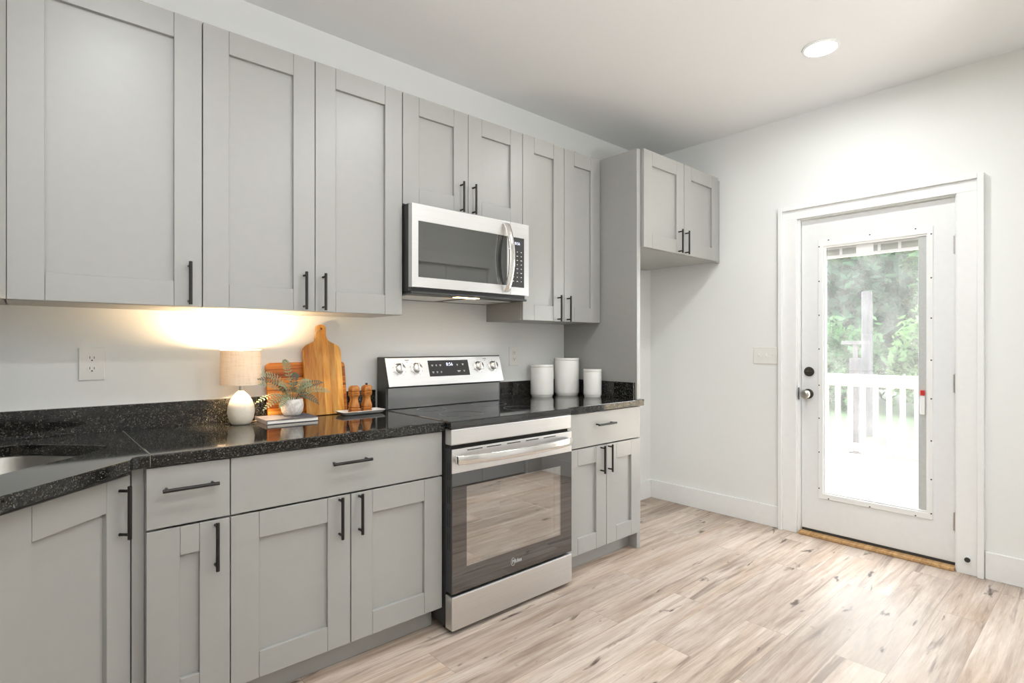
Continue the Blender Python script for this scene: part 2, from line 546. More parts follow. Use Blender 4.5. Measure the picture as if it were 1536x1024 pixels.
def text(name, body, size, mat, parent, loc, rot, align='CENTER', extrude=0.0003, shear=0.0):
    cu = bpy.data.curves.new(name, 'FONT'); cu.body = body; cu.size = size; cu.align_x = align; cu.align_y = 'CENTER'
    cu.extrude = extrude; cu.shear = shear; cu.resolution_u = 3
    cu.materials.append(mat)
    o = bpy.data.objects.new(name, cu); COL.objects.link(o)
    me = bpy.data.meshes.new_from_object(o)
    bpy.data.objects.remove(o); bpy.data.curves.remove(cu)
    me.name = name
    o = bpy.data.objects.new(name, me); COL.objects.link(o)
    if not me.materials:
        me.materials.append(mat)
    o.parent = parent
    o.location = loc; o.rotation_euler = rot
    return o


# ------------------------------------------------------------------ the room
CEIL = 2.776
XL, XR, YR = -0.69, 3.84, -6.0
struct('floor', MB().box(XL - 0.1, XR + 0.06, YR - 0.1, 0.1, -0.05, 0.0), M['floor'], 'washed oak look plank floor running towards the glazed door', 'floor')
struct('ceiling', MB().box(XL - 0.1, XR + 0.15, YR - 0.15, 0.1, CEIL, CEIL + 0.08), M['ceiling'], 'flat white ceiling with recessed lamps', 'ceiling')
struct('wall_back', MB().box(XL - 0.1, XR + 0.14, 0.0, 0.1, -0.05, CEIL), M['wall'], 'white wall behind the grey cabinets and range', 'wall')
struct('wall_left', MB().box(XL - 0.1, XL, YR - 0.1, 0.0, -0.05, CEIL), M['wall'], 'white wall at the sink end of the kitchen', 'wall')
DY0, DY1, DZ = -1.148, -1.982, 2.080
struct('wall_right', MB().box(XR, XR + 0.14, DY0, 0.0, -0.05, CEIL).box(XR, XR + 0.14, YR - 0.1, DY1, -0.05, CEIL).box(XR, XR + 0.14, DY1, DY0, DZ, CEIL),
       M['wall'], 'white wall holding the glazed back door', 'wall')
# far side of the room, seen in the oven and microwave doors
CX0, CY = 2.46, -2.64
CA, CB, CZ = 2.58, 3.62, 2.04
struct('wall_closet', MB().box(CX0, CA, CY - 0.11, CY, 0, CEIL).box(CB, XR, CY - 0.11, CY, 0, CEIL).box(CA, CB, CY - 0.11, CY, CZ, CEIL).box(CX0, CX0 + 0.11, -3.5, CY - 0.11, 0, CEIL).box(CX0, XR, -3.6, -3.5, 0, CEIL),
       M['wall'], 'white closet wall opposite the range', 'wall')
cl = thing('door_2', 'pair of flat white closet doors opposite the range', 'door', (CA, CY - 0.03, 0), 0, None, 'structure')
for k, (a, b) in enumerate(((CA + 0.003, (CA + CB) / 2 - 0.002), ((CA + CB) / 2 + 0.002, CB - 0.003))):
    MB().box(a, b, CY - 0.065, CY - 0.03, 0.01, CZ - 0.004).build('door_leaf', M['doorpaint'], cl, 0.002, world=True)
    xk = b - 0.05 if k == 0 else a + 0.05
    MB().cyl((xk, CY - 0.03, 0.95), (xk, CY - 0.005, 0.95), 0.012).build('knob', M['nickel'], cl, world=True, smooth=True)
struct('trim_2', MB().box(CA - 0.10, CA, CY, CY + 0.015, 0, CZ).box(CB, CB + 0.10, CY, CY + 0.015, 0, CZ).box(CA - 0.10, CB + 0.10, CY, CY + 0.015, CZ, CZ + 0.1),
       M['trim'], 'flat white casing around the closet doors', 'door casing', 0.002)
struct('wall_rear', MB().box(XL - 0.1, XR + 0.14, YR - 0.12, YR, -0.05, CEIL), M['wall'], 'white wall behind the photographer', 'wall')
portal('daylight_opening', (XR + 0.16, -1.56, 1.07), (0, PI / 2, 0), 1.7, 0.58)

# baseboards
BB = 0.145
struct('baseboard_right', MB().box(XR - 0.016, XR, -1.034, -0.0165, 0, BB), M['trim'], 'tall white baseboard between the corner and the back door', 'baseboard', 0.003)
struct('baseboard_door', MB().box(XR - 0.016, XR, CY, -2.102, 0, BB), M['trim'], 'tall white baseboard right of the back door', 'baseboard', 0.003)
struct('baseboard_back', MB().box(2.836, XR - 0.001, -0.016, 0, 0, BB), M['trim'], 'short white baseboard on the back wall in the refrigerator space', 'baseboard', 0.003)

# ------------------------------------------------------------------ back door
CF = XR - 0.018
mb = MB()
for a, b in ((-1.060, DY0), (DY1, -2.072)):
    lo, hi = min(a, b), max(a, b)
    mb.box(CF, XR, lo, hi, 0, DZ)
mb.box(CF, XR, -2.072, -1.060, DZ, 2.142)
BF = XR - 0.036
mb.box(BF, XR, -1.060, -1.034, 0, 2.168).box(BF, XR, -2.100, -2.072, 0, 2.168).box(BF, XR, -2.072, -1.060, 2.142, 2.168)
# jamb lining the opening
mb.box(XR, XR + 0.14, DY0 - 0.012, DY0, 0, DZ).box(XR, XR + 0.14, DY1, DY1 + 0.008, 0, DZ).box(XR, XR + 0.14, DY1, DY0, DZ - 0.006, DZ)
struct('trim_1', mb, M['trim'], 'white casing with raised outer band around the back door', 'door casing', 0.0025)
struct('trim_3', MB().box(3.812, XR + 0.055, DY1 + 0.008, DY0 - 0.012, 0.0005, 0.020), M['sill'], 'bare wood threshold under the back door', 'threshold', 0.004)

SX = 3.868                                      # room face of the slab
d = thing('door_1', 'white back door with a full glass lite and built-in blind', 'door', (SX, -1.565, 0.03), 0, None, 'structure')
y0, y1 = -1.973, -1.164                         # hinge edge, latch edge
GY0, GY1, GZ0, GZ1 = -1.845, -1.298, 0.285, 1.885
mb = MB()
mb.ring((y0, y1, 0.036, 2.068), (GY0, GY1, GZ0, GZ1), SX, SX + 0.044, 'x')
mb.build('slab', M['doorpaint'], d, 0.0015, world=True)
mb = MB()
mb.ring((-1.872, -1.268, 0.25, 1.93), (GY0, GY1, GZ0, GZ1), SX - 0.010, SX + 0.02, 'x')
mb.ring((GY0 + 0.0002, GY1 - 0.0002, GZ0 + 0.0002, GZ1 - 0.0002), (GY0 + 0.006, GY1 - 0.012, GZ0 + 0.010, GZ1 - 0.010), SX - 0.004, SX + 0.0195, 'x')
lf = mb.build('lite_frame', M['trim'], d, 0.003, world=True)
scr = []
for z in (1.885, 1.66, 1.44, 1.22, 0.985, 0.77, 0.55, 0.315):
    scr.append((-1.274, z))
for z in (1.88, 1.63, 1.40, 1.16, 0.94, 0.70, 0.48, 0.285):
    scr.append((-1.864, z))
for y in (-1.33, -1.56, -1.79):
    scr += [(y, 1.921), (y, 0.257)]
for y, z in scr:
    MB().cyl((SX - 0.0115, y, z), (SX - 0.009, y, z), 0.0042, 10).build('screw', M['bronze'], lf, world=True)
MB().box(SX + 0.020, SX + 0.024, GY0 + 0.001, GY1 - 0.001, GZ0 + 0.001, GZ1 - 0.001).build('pane', M['pane'], d, world=True)
bl = MB().box(SX + 0.026, SX + 0.040, -1.80, GY1 - 0.012, 1.823, 1.862).build('blind', M['slats'], d, world=True)
MB().box(SX + 0.0255, SX + 0.042, -1.80, GY1 - 0.012, 1.862, 1.8845).build('head_rail', M['trim'], bl, world=True)
MB().box(SX + 0.0255, SX + 0.042, -1.80, GY1 - 0.012, 1.806, 1.823).build('bottom_rail', M['trim'], bl, world=True)
for y in (-1.39, -1.60, -1.705):
    MB().box(SX + 0.0252, SX + 0.0258, y - 0.008, y + 0.008, 1.806, 1.865).build('ladder_tape', M['trim'], bl, world=True)
ch = MB().box(SX + 0.003, SX + 0.0195, GY0 + 0.0065, -1.800, GZ0 + 0.011, GZ1 - 0.011).build('blind_channel', M['channel'], d, 0.002, world=True)
MB().box(SX - 0.010, SX + 0.003, -1.833, -1.812, 0.846, 0.955).build('slider', M['trim'], ch, 0.003, world=True)
MB().box(SX - 0.013, SX + 0.003, -1.833, -1.812, 0.956, 0.986).build('slider_tip', M['red'], ch, 0.003, world=True)
MB().box(SX + 0.0185, SX + 0.0199, -1.572, -1.478, 1.800, 1.882).build('sticker', M['trim'], d, world=True)
# lock and knob
def rx(c, r0, r1, x0, x1):
    return MB().cyl((x0, c[0], c[1]), (x1, c[0], c[1]), r0, 28, r1)
db = rx((-1.213, 1.071), 0.032, 0.029, SX - 0.012, SX).build('deadbolt', M['bronze'], d, 0.002, 'y', world=True)
MB().box(SX - 0.026, SX - 0.012, -1.232, -1.194, 1.067, 1.075).build('thumb_turn', M['bronze'], db, 0.002, world=True)
kn = rx((-1.207, 0.925), 0.033, 0.031, SX - 0.010, SX).build('door_knob', M['bronze'], d, 0.002, 'y', world=True)
prof = [(0.012, 0.0), (0.012, 0.022), (0.022, 0.030), (0.029, 0.042), (0.029, 0.052), (0.022, 0.062), (0.012, 0.0655), (0, 0.066)]
MB().lathe(prof, seg=28).xform(Matrix.Translation((SX - 0.009, -1.207, 0.925)) @ Matrix.Rotation(-PI / 2, 4, 'Y')).build('knob_grip', M['nickel'], kn, 0, 'all', world=True)
for z in (1.805, 1.032, 0.263):
    h = MB().cyl((SX - 0.006, -1.9755, z - 0.056), (SX - 0.006, -1.9755, z + 0.056), 0.0065, 12)
    h.box(SX - 0.003, SX, -1.974, -1.962, z - 0.05, z + 0.05)
    h.build('hinge', M['nickel'], d, world=True, smooth=True)
MB().box(SX - 0.001, SX + 0.04, y0 + 0.002, y1 - 0.002, 0.0205, 0.0355).build('door_sweep', M['rubber'], d, world=True)
MB().box(SX - 0.046, SX - 0.030, DY0 - 0.0125, DY0 - 0.010, 0.885, 0.965).build('strike_plate', M['bronze'], d, world=True)

ds = thing('door_stop', 'small rubber tipped door stop at the foot of the right door casing', 'door stop', (CF, -2.033, 0.088))
MB().cyl((CF, -2.033, 0.088), (CF - 0.022, -2.033, 0.088), 0.010, 16).build('stem', M['trim'], ds, world=True, smooth=True)
MB().cyl((CF - 0.0221, -2.033, 0.088), (CF - 0.032, -2.033, 0.088), 0.013, 18).build('tip', M['rubber'], ds, 0.002, 'y', world=True)

# light switch plate
sw = thing('light_switch', 'white three gang light switch plate left of the back door', 'light switch', (XR, -0.943, 1.174))
MB().box(XR - 0.007, XR - 0.0005, -1.030, -0.856, 1.115, 1.233).build('cover_plate', M['plastic'], sw, 0.003, world=True)
for y in (-0.897, -0.943, -0.989):
    MB().box(XR - 0.0085, XR - 0.006, y - 0.007, y + 0.007, 1.160, 1.188).box(XR - 0.018, XR - 0.007, y - 0.0035, y + 0.0035, 1.172, 1.184).build('toggle', M['plastic'], sw, 0.001, world=True)


def outlet(x, label):
    o = thing('wall_outlet', label, 'outlet', (x, 0, 1.176), 0, 'duplex wall outlets')
    pl = MB().box(x - 0.040, x + 0.040, -0.007, -0.0005, 1.114, 1.238).build('cover_plate', M['plastic'], o, 0.003, world=True)
    for z in (1.196, 1.156):
        f = MB().prism([(x + 0.0165 * math.cos(a), z + 0.0145 * math.sin(a)) for a in [2 * PI * k / 20 for k in range(20)]], -0.0085, -0.006, 'y').build('socket', M['plastic'], o, 0.0005, world=True)
        MB().box(x - 0.0075, x - 0.0055, -0.0089, -0.008, z, z + 0.009).box(x + 0.0055, x + 0.0075, -0.0089, -0.008, z, z + 0.008).cyl((x, -0.0089, z - 0.006), (x, -0.008, z - 0.006), 0.0027, 10).build('slots', M['slot'], f, world=True)


outlet(0.186, 'white duplex outlet left of the table lamp')
outlet(2.328, 'white duplex outlet between the range and the canisters')

# recessed ceiling lamps
for x, y, lab in ((3.052, -1.56, 'bright round recessed ceiling lamp near the back door'), (1.69, -1.56, 'round recessed ceiling lamp in front of the range'),
                  (0.33, -1.56, 'round recessed ceiling lamp in front of the sink corner'), (1.69, -2.53, 'round recessed ceiling lamp in the second row facing the range'), (0.33, -2.53, 'round recessed ceiling lamp above the photographer')):
    o = thing('ceiling_light', lab, 'ceiling light', (x, y, CEIL), 0, 'recessed ceiling lamps')
    MB().lathe([(0.088, -0.0005), (0.086, -0.007), (0.074, -0.010), (0.070, -0.004), (0.070, -0.0005)], close=True).build('trim_ring', M['trim'], o, 0, True)
    MB().lathe([(0.0, -0.0045), (0.0695, -0.0045)]).build('diffuser', M['can'], o, 0)


# ------------------------------------------------------------------ cabinets
def handle(root, parent, x, z, yf, vertical=True, L=0.156):
    """Square-cut bar pull on two posts, yf is the face it is fixed to."""
    mb = MB(); r = 0.0058; yo = yf - 0.032; h = L / 2; p = 0.064
    if vertical:
        mb.cyl((x, yo, z - h), (x, yo, z + h), r, 14)
        for q in (-p, p):
            mb.cyl((x, yf, z + q), (x, yo, z + q), 0.0045, 12)
    else:
        mb.cyl((x - h, yo, z), (x + h, yo, z), r, 14)
        for q in (-p, p):
            mb.cyl((x + q, yf, z), (x + q, yo, z), 0.0045, 12)
    return mb.build('handle', M['black'], parent, 0.0006, 'y')


def shaker(root, x0, x1, z0, z1, yb, hx=None, hz=None, st=0.0895):
    """Frame-and-panel door, back face at yb, 20 mm thick, facing -y."""
    yf = yb - 0.020; e = 0.0004
    mb = MB().box(x0, x0 + st - 2 * e, yf, yb, z0, z1).box(x1 - st + 2 * e, x1, yf, yb, z0, z1)
    mb.box(x0 + st, x1 - st, yf, yb, z0, z0 + st).box(x0 + st, x1 - st, yf, yb, z1 - st, z1)
    d_ = mb.build('door', M['cab'], root, 0.0011, seg=1)
    MB().box(x0 + st - 0.004, x1 - st + 0.004, yf + 0.0135, yb - 0.001, z0 + st - 0.004, z1 - st + 0.004).build('panel', M['cab'], d_)
    if hx is not None:
        handle(root, d_, hx, hz, yf)
    return d_


def drawer(root, x0, x1, z0, z1, yb, hx, hz):
    d_ = MB().box(x0, x1, yb - 0.020, yb, z0, z1).build('drawer', M['cab'], root, 0.0015)
    handle(root, d_, hx, hz, yb - 0.020, False)
    return d_


def carcass(root, w, depth, z0, z1, toe=None):
    t_ = 0.016; mb = MB()
    mb.box(0, t_, -depth, -0.003, z0, z1).box(w - t_, w, -depth, -0.003, z0, z1)
    mb.box(t_, w - t_, -depth, -0.003, z0, z0 + t_).box(t_, w - t_, -depth, -0.003, z1 - t_, z1).box(t_, w - t_, -0.012, -0.003, z0 + t_, z1 - t_)
    # face frame
    f = 0.035
    mb.box(t_, f, -depth, -depth + 0.018, z0 + t_, z1 - t_).box(w - f, w - t_, -depth, -depth + 0.018, z0 + t_, z1 - t_)
    mb.box(f, w - f, -depth, -depth + 0.018, z1 - f, z1 - t_).box(f, w - f, -depth, -depth + 0.018, z0 + t_, z0 + f)
    c = mb.build('carcass', M['cab'], root)
    if toe:
        MB().box(0.0, w, -depth + 0.065, -depth + 0.077, 0.0005, z0 - 0.0005).build('toe_kick', M['cab'], root)
    return c


# uppers: door backs at y = -0.31
UZ0, UZ1, UD = 1.388, 2.446, 0.3095
UG = 'grey shaker wall cabinets'
HZ = 1.472


def upper(x0, x1, z0, label, doors, hz=HZ, group=UG, depth=UD, name='wall_cabinet', z1=UZ1):
    r = thing(name, label, 'cabinet', (x0, 0, z0), 0, group)
    carcass(r, x1 - x0, depth, 0, z1 - z0)
    for a, b, hx in doors:
        shaker(r, a - x0, b - x0, 0.001, z1 - z0 - 0.0005, -depth - 0.0006, hx - x0, hz - z0)
    return r


upper(-0.047, 0.4885, UZ0, 'tall grey wall cabinet with one wide door above the outlet', [(-0.045, 0.4865, 0.444)])
upper(0.4895, 1.3295, UZ0, 'tall two door grey wall cabinet directly above the table lamp', [(0.4905, 0.9105, 0.864), (0.9135, 1.3285, 0.945)])
upper(1.3315, 2.1030, 1.915, 'short two door grey cabinet above the microwave', [(1.3330, 1.7170, 1.669), (1.7200, 2.1020, 1.747)], 2.003)
upper(2.1045, 2.7935, UZ0, 'two door grey wall cabinet between the microwave and tall side panel', [(2.1060, 2.4460, 2.391), (2.4500, 2.7870, 2.474)], 1.466)
upper(2.836, 3.763, 1.850, 'deep two door grey cabinet above the empty refrigerator space', [(2.838, 3.294, 3.228), (3.299, 3.755, 3.309)], 1.930, None, 0.613, 'refrigerator_cabinet', 2.457)
fl = thing('filler_strip', 'narrow grey filler strip between the refrigerator cabinet and the right wall', 'filler strip', (3.80, -0.60, 1.85))
MB().box(3.765, 3.838, -0.600, -0.582, 1.850, 2.457).build('strip', M['cab'], fl, world=True)
# corner wall cabinet, diagonal front
A, B = Vector((-0.3735, -0.6335)), Vector((-0.0515, -0.3115))
r = thing('corner_wall_cabinet', 'diagonal grey corner wall cabinet at the left edge of the picture', 'cabinet', (A.x, A.y, UZ0), PI / 4, UG)
wd = (B - A).length
MB().prism([(A.x, A.y), (B.x, B.y), (B.x, -0.003), (XL + 0.003, -0.003), (XL + 0.003, A.y)], UZ0, UZ1).build('carcass', M['cab'], r, world=True)
shaker(r, 0.012, wd - 0.012, 0.001, UZ1 - UZ0 - 0.0005, -0.0006, 0.06, HZ - UZ0)

# refrigerator side panel
fp = thing('side_panel', 'tall grey end panel beside the refrigerator space', 'panel', (2.815, -0.31, 0))
MB().box(2.797, 2.832, -0.6112, -0.002, 0.0005, 2.452).build('board', M['cab'], fp, 0.001, world=True)

# bases: door backs at y = -0.612
BD, BZ0, BZ1 = 0.611, 0.108, 0.876
BG = 'grey shaker base cabinets'
DB = -BD - 0.0006
DT = 0.8725
r = thing('base_cabinet', 'narrow grey base cabinet with one slim door beside the corner sink', 'cabinet', (0.2712, 0, 0), 0, BG)
carcass(r, 0.506 - 0.2712, BD, BZ0, BZ1, True)
drawer(r, 0.0010, 0.5045 - 0.2712, 0.6845, DT, DB, 0.388 - 0.2712, 0.803)
shaker(r, 0.0010, 0.5045 - 0.2712, BZ0 + 0.001, 0.6775, DB, 0.461 - 0.2712, 0.598)
r = thing('base_cabinet', 'wide grey base cabinet with two doors left of the range', 'cabinet', (0.507, 0, 0), 0, BG)
carcass(r, 1.350 - 0.507, BD, BZ0, BZ1, True)
drawer(r, 0.001, 1.349 - 0.507, 0.6845, DT, DB, 0.9265 - 0.507, 0.806)
shaker(r, 0.001, 0.9275 - 0.507, BZ0 + 0.001, 0.6775, DB, 0.883 - 0.507, 0.600)
shaker(r, 0.9315 - 0.507, 1.349 - 0.507, BZ0 + 0.001, 0.6775, DB, 0.963 - 0.507, 0.600)
x0 = 2.138
r = thing('base_cabinet', 'grey two door base cabinet under the white canisters right of the range', 'cabinet', (x0, 0, 0), 0, BG)
carcass(r, 2.796 - x0, BD, BZ0, BZ1, True)
drawer(r, 2.143 - x0, 2.8015 - x0, 0.6875, DT, DB, 2.450 - x0, 0.803)
shaker(r, 2.143 - x0, 2.4755 - x0, BZ0 + 0.001, 0.6805, DB, 2.425 - x0, 0.604)
shaker(r, 2.4795 - x0, 2.8015 - x0, BZ0 + 0.001, 0.6805, DB, 2.493 - x0, 0.604)

# corner sink base, diagonal
R2 = Vector((0.235, -0.585)); wd = 0.43
L2 = R2 - Vector((1, 1)) * (wd / math.sqrt(2))
r = thing('corner_base_cabinet', 'diagonal grey corner base cabinet under the sink', 'cabinet', (L2.x, L2.y, 0), PI / 4, BG)
mb = MB()
mb.box(0.0, 0.035, 0.0, 0.018, BZ0, BZ1).box(wd - 0.035, wd, 0.0, 0.018, BZ0, BZ1).box(0.035, wd - 0.035, 0, 0.018, BZ1 - 0.035, BZ1).box(0.035, wd - 0.035, 0, 0.018, BZ0, BZ0 + 0.03)
mb.build('face_frame', M['cab'], r)
mb = MB().box(R2.x - 0.012, R2.x + 0.003, -0.583, -0.003, BZ0, BZ1).box(XL + 0.003, L2.x - 0.002, L2.y - 0.001, L2.y + 0.014, BZ0, BZ1)
mb.prism([(L2.x, L2.y + 0.016), (R2.x - 0.016, R2.y + 0.002), (R2.x - 0.016, -0.003), (XL + 0.003, -0.003), (XL + 0.003, L2.y + 0.016)], BZ0, BZ0 + 0.016)
mb.build('carcass', M['cab'], r, world=True)
MB().box(0.05, wd - 0.05, 0.07, 0.082, 0.0005, BZ0 - 0.001).build('toe_kick', M['cab'], r)
MB().box(R2.x + 0.004, 0.2704, -0.6015, -0.583, BZ0, BZ1).box(R2.x + 0.004, 0.2704, -0.546, -0.534, 0.0005, BZ0 - 0.0005).build('filler', M['cab'], r, world=True)
shaker(r, 0.003, 0.4085, BZ0 + 0.001, 0.858, -0.0006, 0.366, 0.757)
# cabinet continuing along the sink wall
r = thing('base_cabinet', 'grey base cabinet along the sink wall beyond the left picture edge', 'cabinet', (XL, -1.50, 0), PI / 2, BG)
carcass(r, 0.600, BD, BZ0, BZ1, True)
shaker(r, 0.002, 0.598, BZ0 + 0.001, DT, DB)

# ------------------------------------------------------------------ worktops, splashbacks, sink
CT0, CT1 = 0.8775, 0.9150
RT2 = math.sqrt(2)


def uw(u, w):
    return ((u + w) / RT2, (u - w) / RT2)


def rrect(uc, wc, hu, hw, rad, n=8):
    pts = []
    for cu, cw, a0 in ((uc + hu - rad, wc + hw - rad, 0), (uc - hu + rad, wc + hw - rad, PI / 2), (uc - hu + rad, wc - hw + rad, PI), (uc + hu - rad, wc - hw + rad, 1.5 * PI)):
        for k in range(n + 1):
            a = a0 + PI / 2 * k / n
            pts.append((cu + rad * math.cos(a), cw + rad * math.sin(a)))
    return pts


SU, SW_, SHU, SHW, SR = -0.488, 0.235, 0.380, 0.207, 0.095
hole = [uw(a, b) for a, b in rrect(SU, SW_, SHU, SHW, SR)]
outer = [(XL + 0.002, -0.002), (0.2805, -0.002), (0.2805, -0.645), (0.252, -0.645), (0.236, -0.652), (0.224, -0.690), (-0.036, -0.952), (-0.047, -0.975), (-0.047, -1.50), (XL + 0.002, -1.50)]
ct = MB().holed(outer, hole, CT0, CT1).build('countertop', M['granite'], None, 0.003)
tag(ct, 'black speckled granite corner worktop around the sink', 'countertop')
ct = thing('countertop', 'black speckled granite worktop holding the table lamp', 'countertop', (0.8, -0.3, CT0))
MB().box(0.2820, 1.3535, -0.645, -0.002, CT0, CT1).build('slab', M['granite'], ct, 0.003, world=True)
MB().box(0.2806, 0.2819, -0.6445, -0.002, CT0 + 0.001, CT1 - 0.0002).build('seam', M['seam'], ct, world=True)
ct = MB().prism([(2.121, -0.002), (2.796, -0.002), (2.796, -0.6125), (2.824, -0.6125), (2.824, -0.645), (2.121, -0.645)], CT0, CT1).build('countertop', M['granite'], None, 0.003)
tag(ct, 'short black granite worktop under the white canisters', 'countertop')
bs = MB().box(XL + 0.002, 1.353, -0.021, -0.001, CT1 + 0.0003, 1.016).build('backsplash', M['granite'], None, 0.0015)
tag(bs, 'long low black granite backsplash behind the table lamp', 'backsplash')
bs = MB().box(2.121, 2.796, -0.021, -0.001, CT1 + 0.0003, 1.016).build('backsplash', M['granite'], None, 0.0015)
tag(bs, 'short black granite backsplash on the wall behind the canisters', 'backsplash')
bs = MB().box(2.776, 2.796, -0.600, -0.0215, CT1 + 0.0003, 1.016).build('backsplash', M['granite'], None, 0.0015)
tag(bs, 'black granite side splash against the tall panel', 'backsplash')

sk = thing('sink', 'stainless steel undermount sink set diagonally in the corner worktop', 'sink', (*uw(SU, SW_), 0.70))
mb = MB(); rings = []
for grow, z, rr in ((0.022, CT0 - 0.001, SR), (0.004, CT0 - 0.001, SR), (0.002, CT0 - 0.006, SR), (-0.006, 0.73, SR - 0.01), (-0.020, 0.708, SR - 0.02), (-0.05, 0.700, SR - 0.04)):
    rings.append([mb.bm.verts.new((*uw(a, b), z)) for a, b in rrect(SU, SW_, SHU + grow, SHW + grow, rr)])
for P, Q in zip(rings, rings[1:]):
    n = len(P)
    for k in range(n):
        mb.bm.faces.new([P[k], P[(k + 1) % n], Q[(k + 1) % n], Q[k]])
mb.bm.faces.new(rings[-1])
mb.build('basin', M['sinksteel'], sk, 0, True, world=True)
MB().lathe([(0.0, 0.0025), (0.035, 0.0025), (0.045, 0.004), (0.048, 0.0015)], (*uw(SU, SW_), 0.70)).build('drain', M['nickel'], sk, 0, True, world=True)

# ------------------------------------------------------------------ range
RX0, RX1 = 1.3575, 2.1175
rg = thing('range', 'stainless steel freestanding electric range with black glass top', 'range', ((RX0 + RX1) / 2, -0.35, 0))
# the body is a shell around the open oven cavity
mb = MB()
BXa, BXb, BYf, BYb = RX0 + 0.002, RX1 - 0.002, -0.640, -0.028
CVa, CVb, CVz0, CVz1, CVy = 1.425, 2.045, 0.26, 0.655, -0.20
mb.box(BXa, CVa, BYf, BYb, 0.03, 0.884).box(CVb, BXb, BYf, BYb, 0.03, 0.884).box(CVa, CVb, BYf, BYb, 0.03, CVz0).box(CVa, CVb, BYf, BYb, CVz1, 0.884).box(CVa, CVb, CVy, BYb, CVz0, CVz1)
for x in (RX0 + 0.04, RX1 - 0.04):
    for y in (-0.60, -0.08):
        mb.cyl((x, y, 0.0005), (x, y, 0.031), 0.016, 12)
mb.build('body', M['darkgrey'], rg, world=True)
for z in (0.395, 0.515):
    k = MB()
    for y in (-0.632, -0.52, -0.40, -0.28):
        k.cyl((CVa + 0.01, y, z), (CVb - 0.01, y, z), 0.0028 if y > -0.61 else 0.0055, 8)
    k.cyl((CVa + 0.02, -0.62, z), (CVa + 0.02, -0.235, z), 0.003, 8).cyl((CVb - 0.02, -0.62, z), (CVb - 0.02, -0.235, z), 0.003, 8)
    k.build('oven_rack', M['rackwire'], rg, world=True, smooth=True)
cav = MB().ring((CVa + 0.0005, CVb - 0.0005, CVz0 + 0.0005, CVz1 - 0.0005), (CVa + 0.004, CVb - 0.004, CVz0 + 0.004, CVz1 - 0.004), -0.639, CVy - 0.004).box(CVa + 0.0005, CVb - 0.0005, CVy - 0.004, CVy - 0.0005, CVz0 + 0.0005, CVz1 - 0.0005)
cav.build('oven_cavity', M['enamel'], rg, world=True)
# cooktop
ckt = MB().box(RX0, RX1, -0.690, -0.110, 0.8865, 0.9185).build('cooktop', M['cooktop'], rg, 0.008, world=True, seg=3)
for x, y, q in ((1.555, -0.50, 0.105), (1.93, -0.50, 0.085), (1.555, -0.24, 0.075), (1.93, -0.24, 0.095)):
    MB().lathe([(q, 0), (q + 0.0022, 0), (q + 0.0022, 0.0004), (q, 0.0004)], (x, y, 0.9185), 56, True).build('burner_ring', M['ringmark'], ckt, world=True)
MB().box(RX0 + 0.001, RX1 - 0.001, -0.688, -0.640, 0.816, 0.885).build('front_panel', M['steel'], rg, 0.004, world=True)
MB().box(RX0 + 0.008, RX1 - 0.008, -0.668, -0.641, 0.800, 0.8155).build('vent_gap', M['shadowgap'], rg, world=True)
# oven door
DY = -0.692
mb = MB()
mb.box(RX0 + 0.003, RX1 - 0.003, DY + 0.006, -0.6405, 0.664, 0.799)
mb.box(RX0 + 0.003, 1.437, DY + 0.006, -0.6405, 0.180, 0.664).box(2.031, RX1 - 0.003, DY + 0.006, -0.6405, 0.180, 0.664).box(1.437, 2.031, DY + 0.006, -0.6405, 0.180, 0.283).box(1.437, 2.031, DY + 0.006, -0.6405, 0.632, 0.664)
dr = mb.build('oven_door', M['darkgrey'], rg, 0.001, world=True)
MB().box(RX0 + 0.002, RX1 - 0.002, DY, DY + 0.0055, 0.696, 0.800).build('steel_band', M['steel'], dr, 0.0015, world=True)
mb = MB().ring((RX0 + 0.003, RX1 - 0.003, 0.180, 0.6955), (1.437, 2.031, 0.283, 0.632), DY, DY + 0.0055)
mb.build('door_glass', M['ovenglass'], dr, world=True)
MB().box(1.437, 2.031, DY, DY + 0.004, 0.283, 0.632).build('window', M['ovenwindow'], dr, world=True)
# vents along the door edge and above the handle
for a in (1.44, 1.55, 1.67, 1.79, 1.91):
    MB().box(a, a + 0.085, DY - 0.0008, DY + 0.004, 0.787, 0.791).build('vent_slot', M['shadowgap'], dr, world=True)
for z in (0.70, 0.60, 0.50, 0.40):
    for q in (0.016, 0.030):
        MB().box(RX0 + 0.0022, RX0 + 0.004, DY + q, DY + q + 0.005, z - 0.035, z + 0.04).build('vent_slot', M['shadowgap'], dr, world=True)
# bowed bar handle
n = 24; mb = MB(); prev = None; rings = []
for i in range(n + 1):
    t_ = i / n; x = 1.376 + (2.100 - 1.376) * t_
    bow = DY - 0.016 - 0.044 * math.sin(PI * t_) ** 0.7
    rings.append([mb.bm.verts.new(p) for p in ((x, bow - 0.006, 0.735), (x, bow - 0.010, 0.7545), (x, bow - 0.006, 0.774), (x, bow + 0.006, 0.774), (x, bow + 0.006, 0.735))])
for P, Q in zip(rings, rings[1:]):
    for k in range(5):
        mb.bm.faces.new([P[k], P[(k + 1) % 5], Q[(k + 1) % 5], Q[k]])
mb.bm.faces.new(rings[0]); mb.bm.faces.new(rings[-1][::-1])
for x in (1.376, 2.086):
    mb.box(x, x + 0.014, DY - 0.022, DY - 0.0005, 0.737, 0.772)
mb.build('handle', M['steelshine'], dr, 0.0025, 'y', world=True)
text('logo_lettering', 'Midea', 0.026, M['mark'], rg, (1.731 - (RX0 + RX1) / 2, DY - 0.0006 + 0.35, 0.231), (PI / 2, 0, 0), 'CENTER', 0.0002, 0.15)
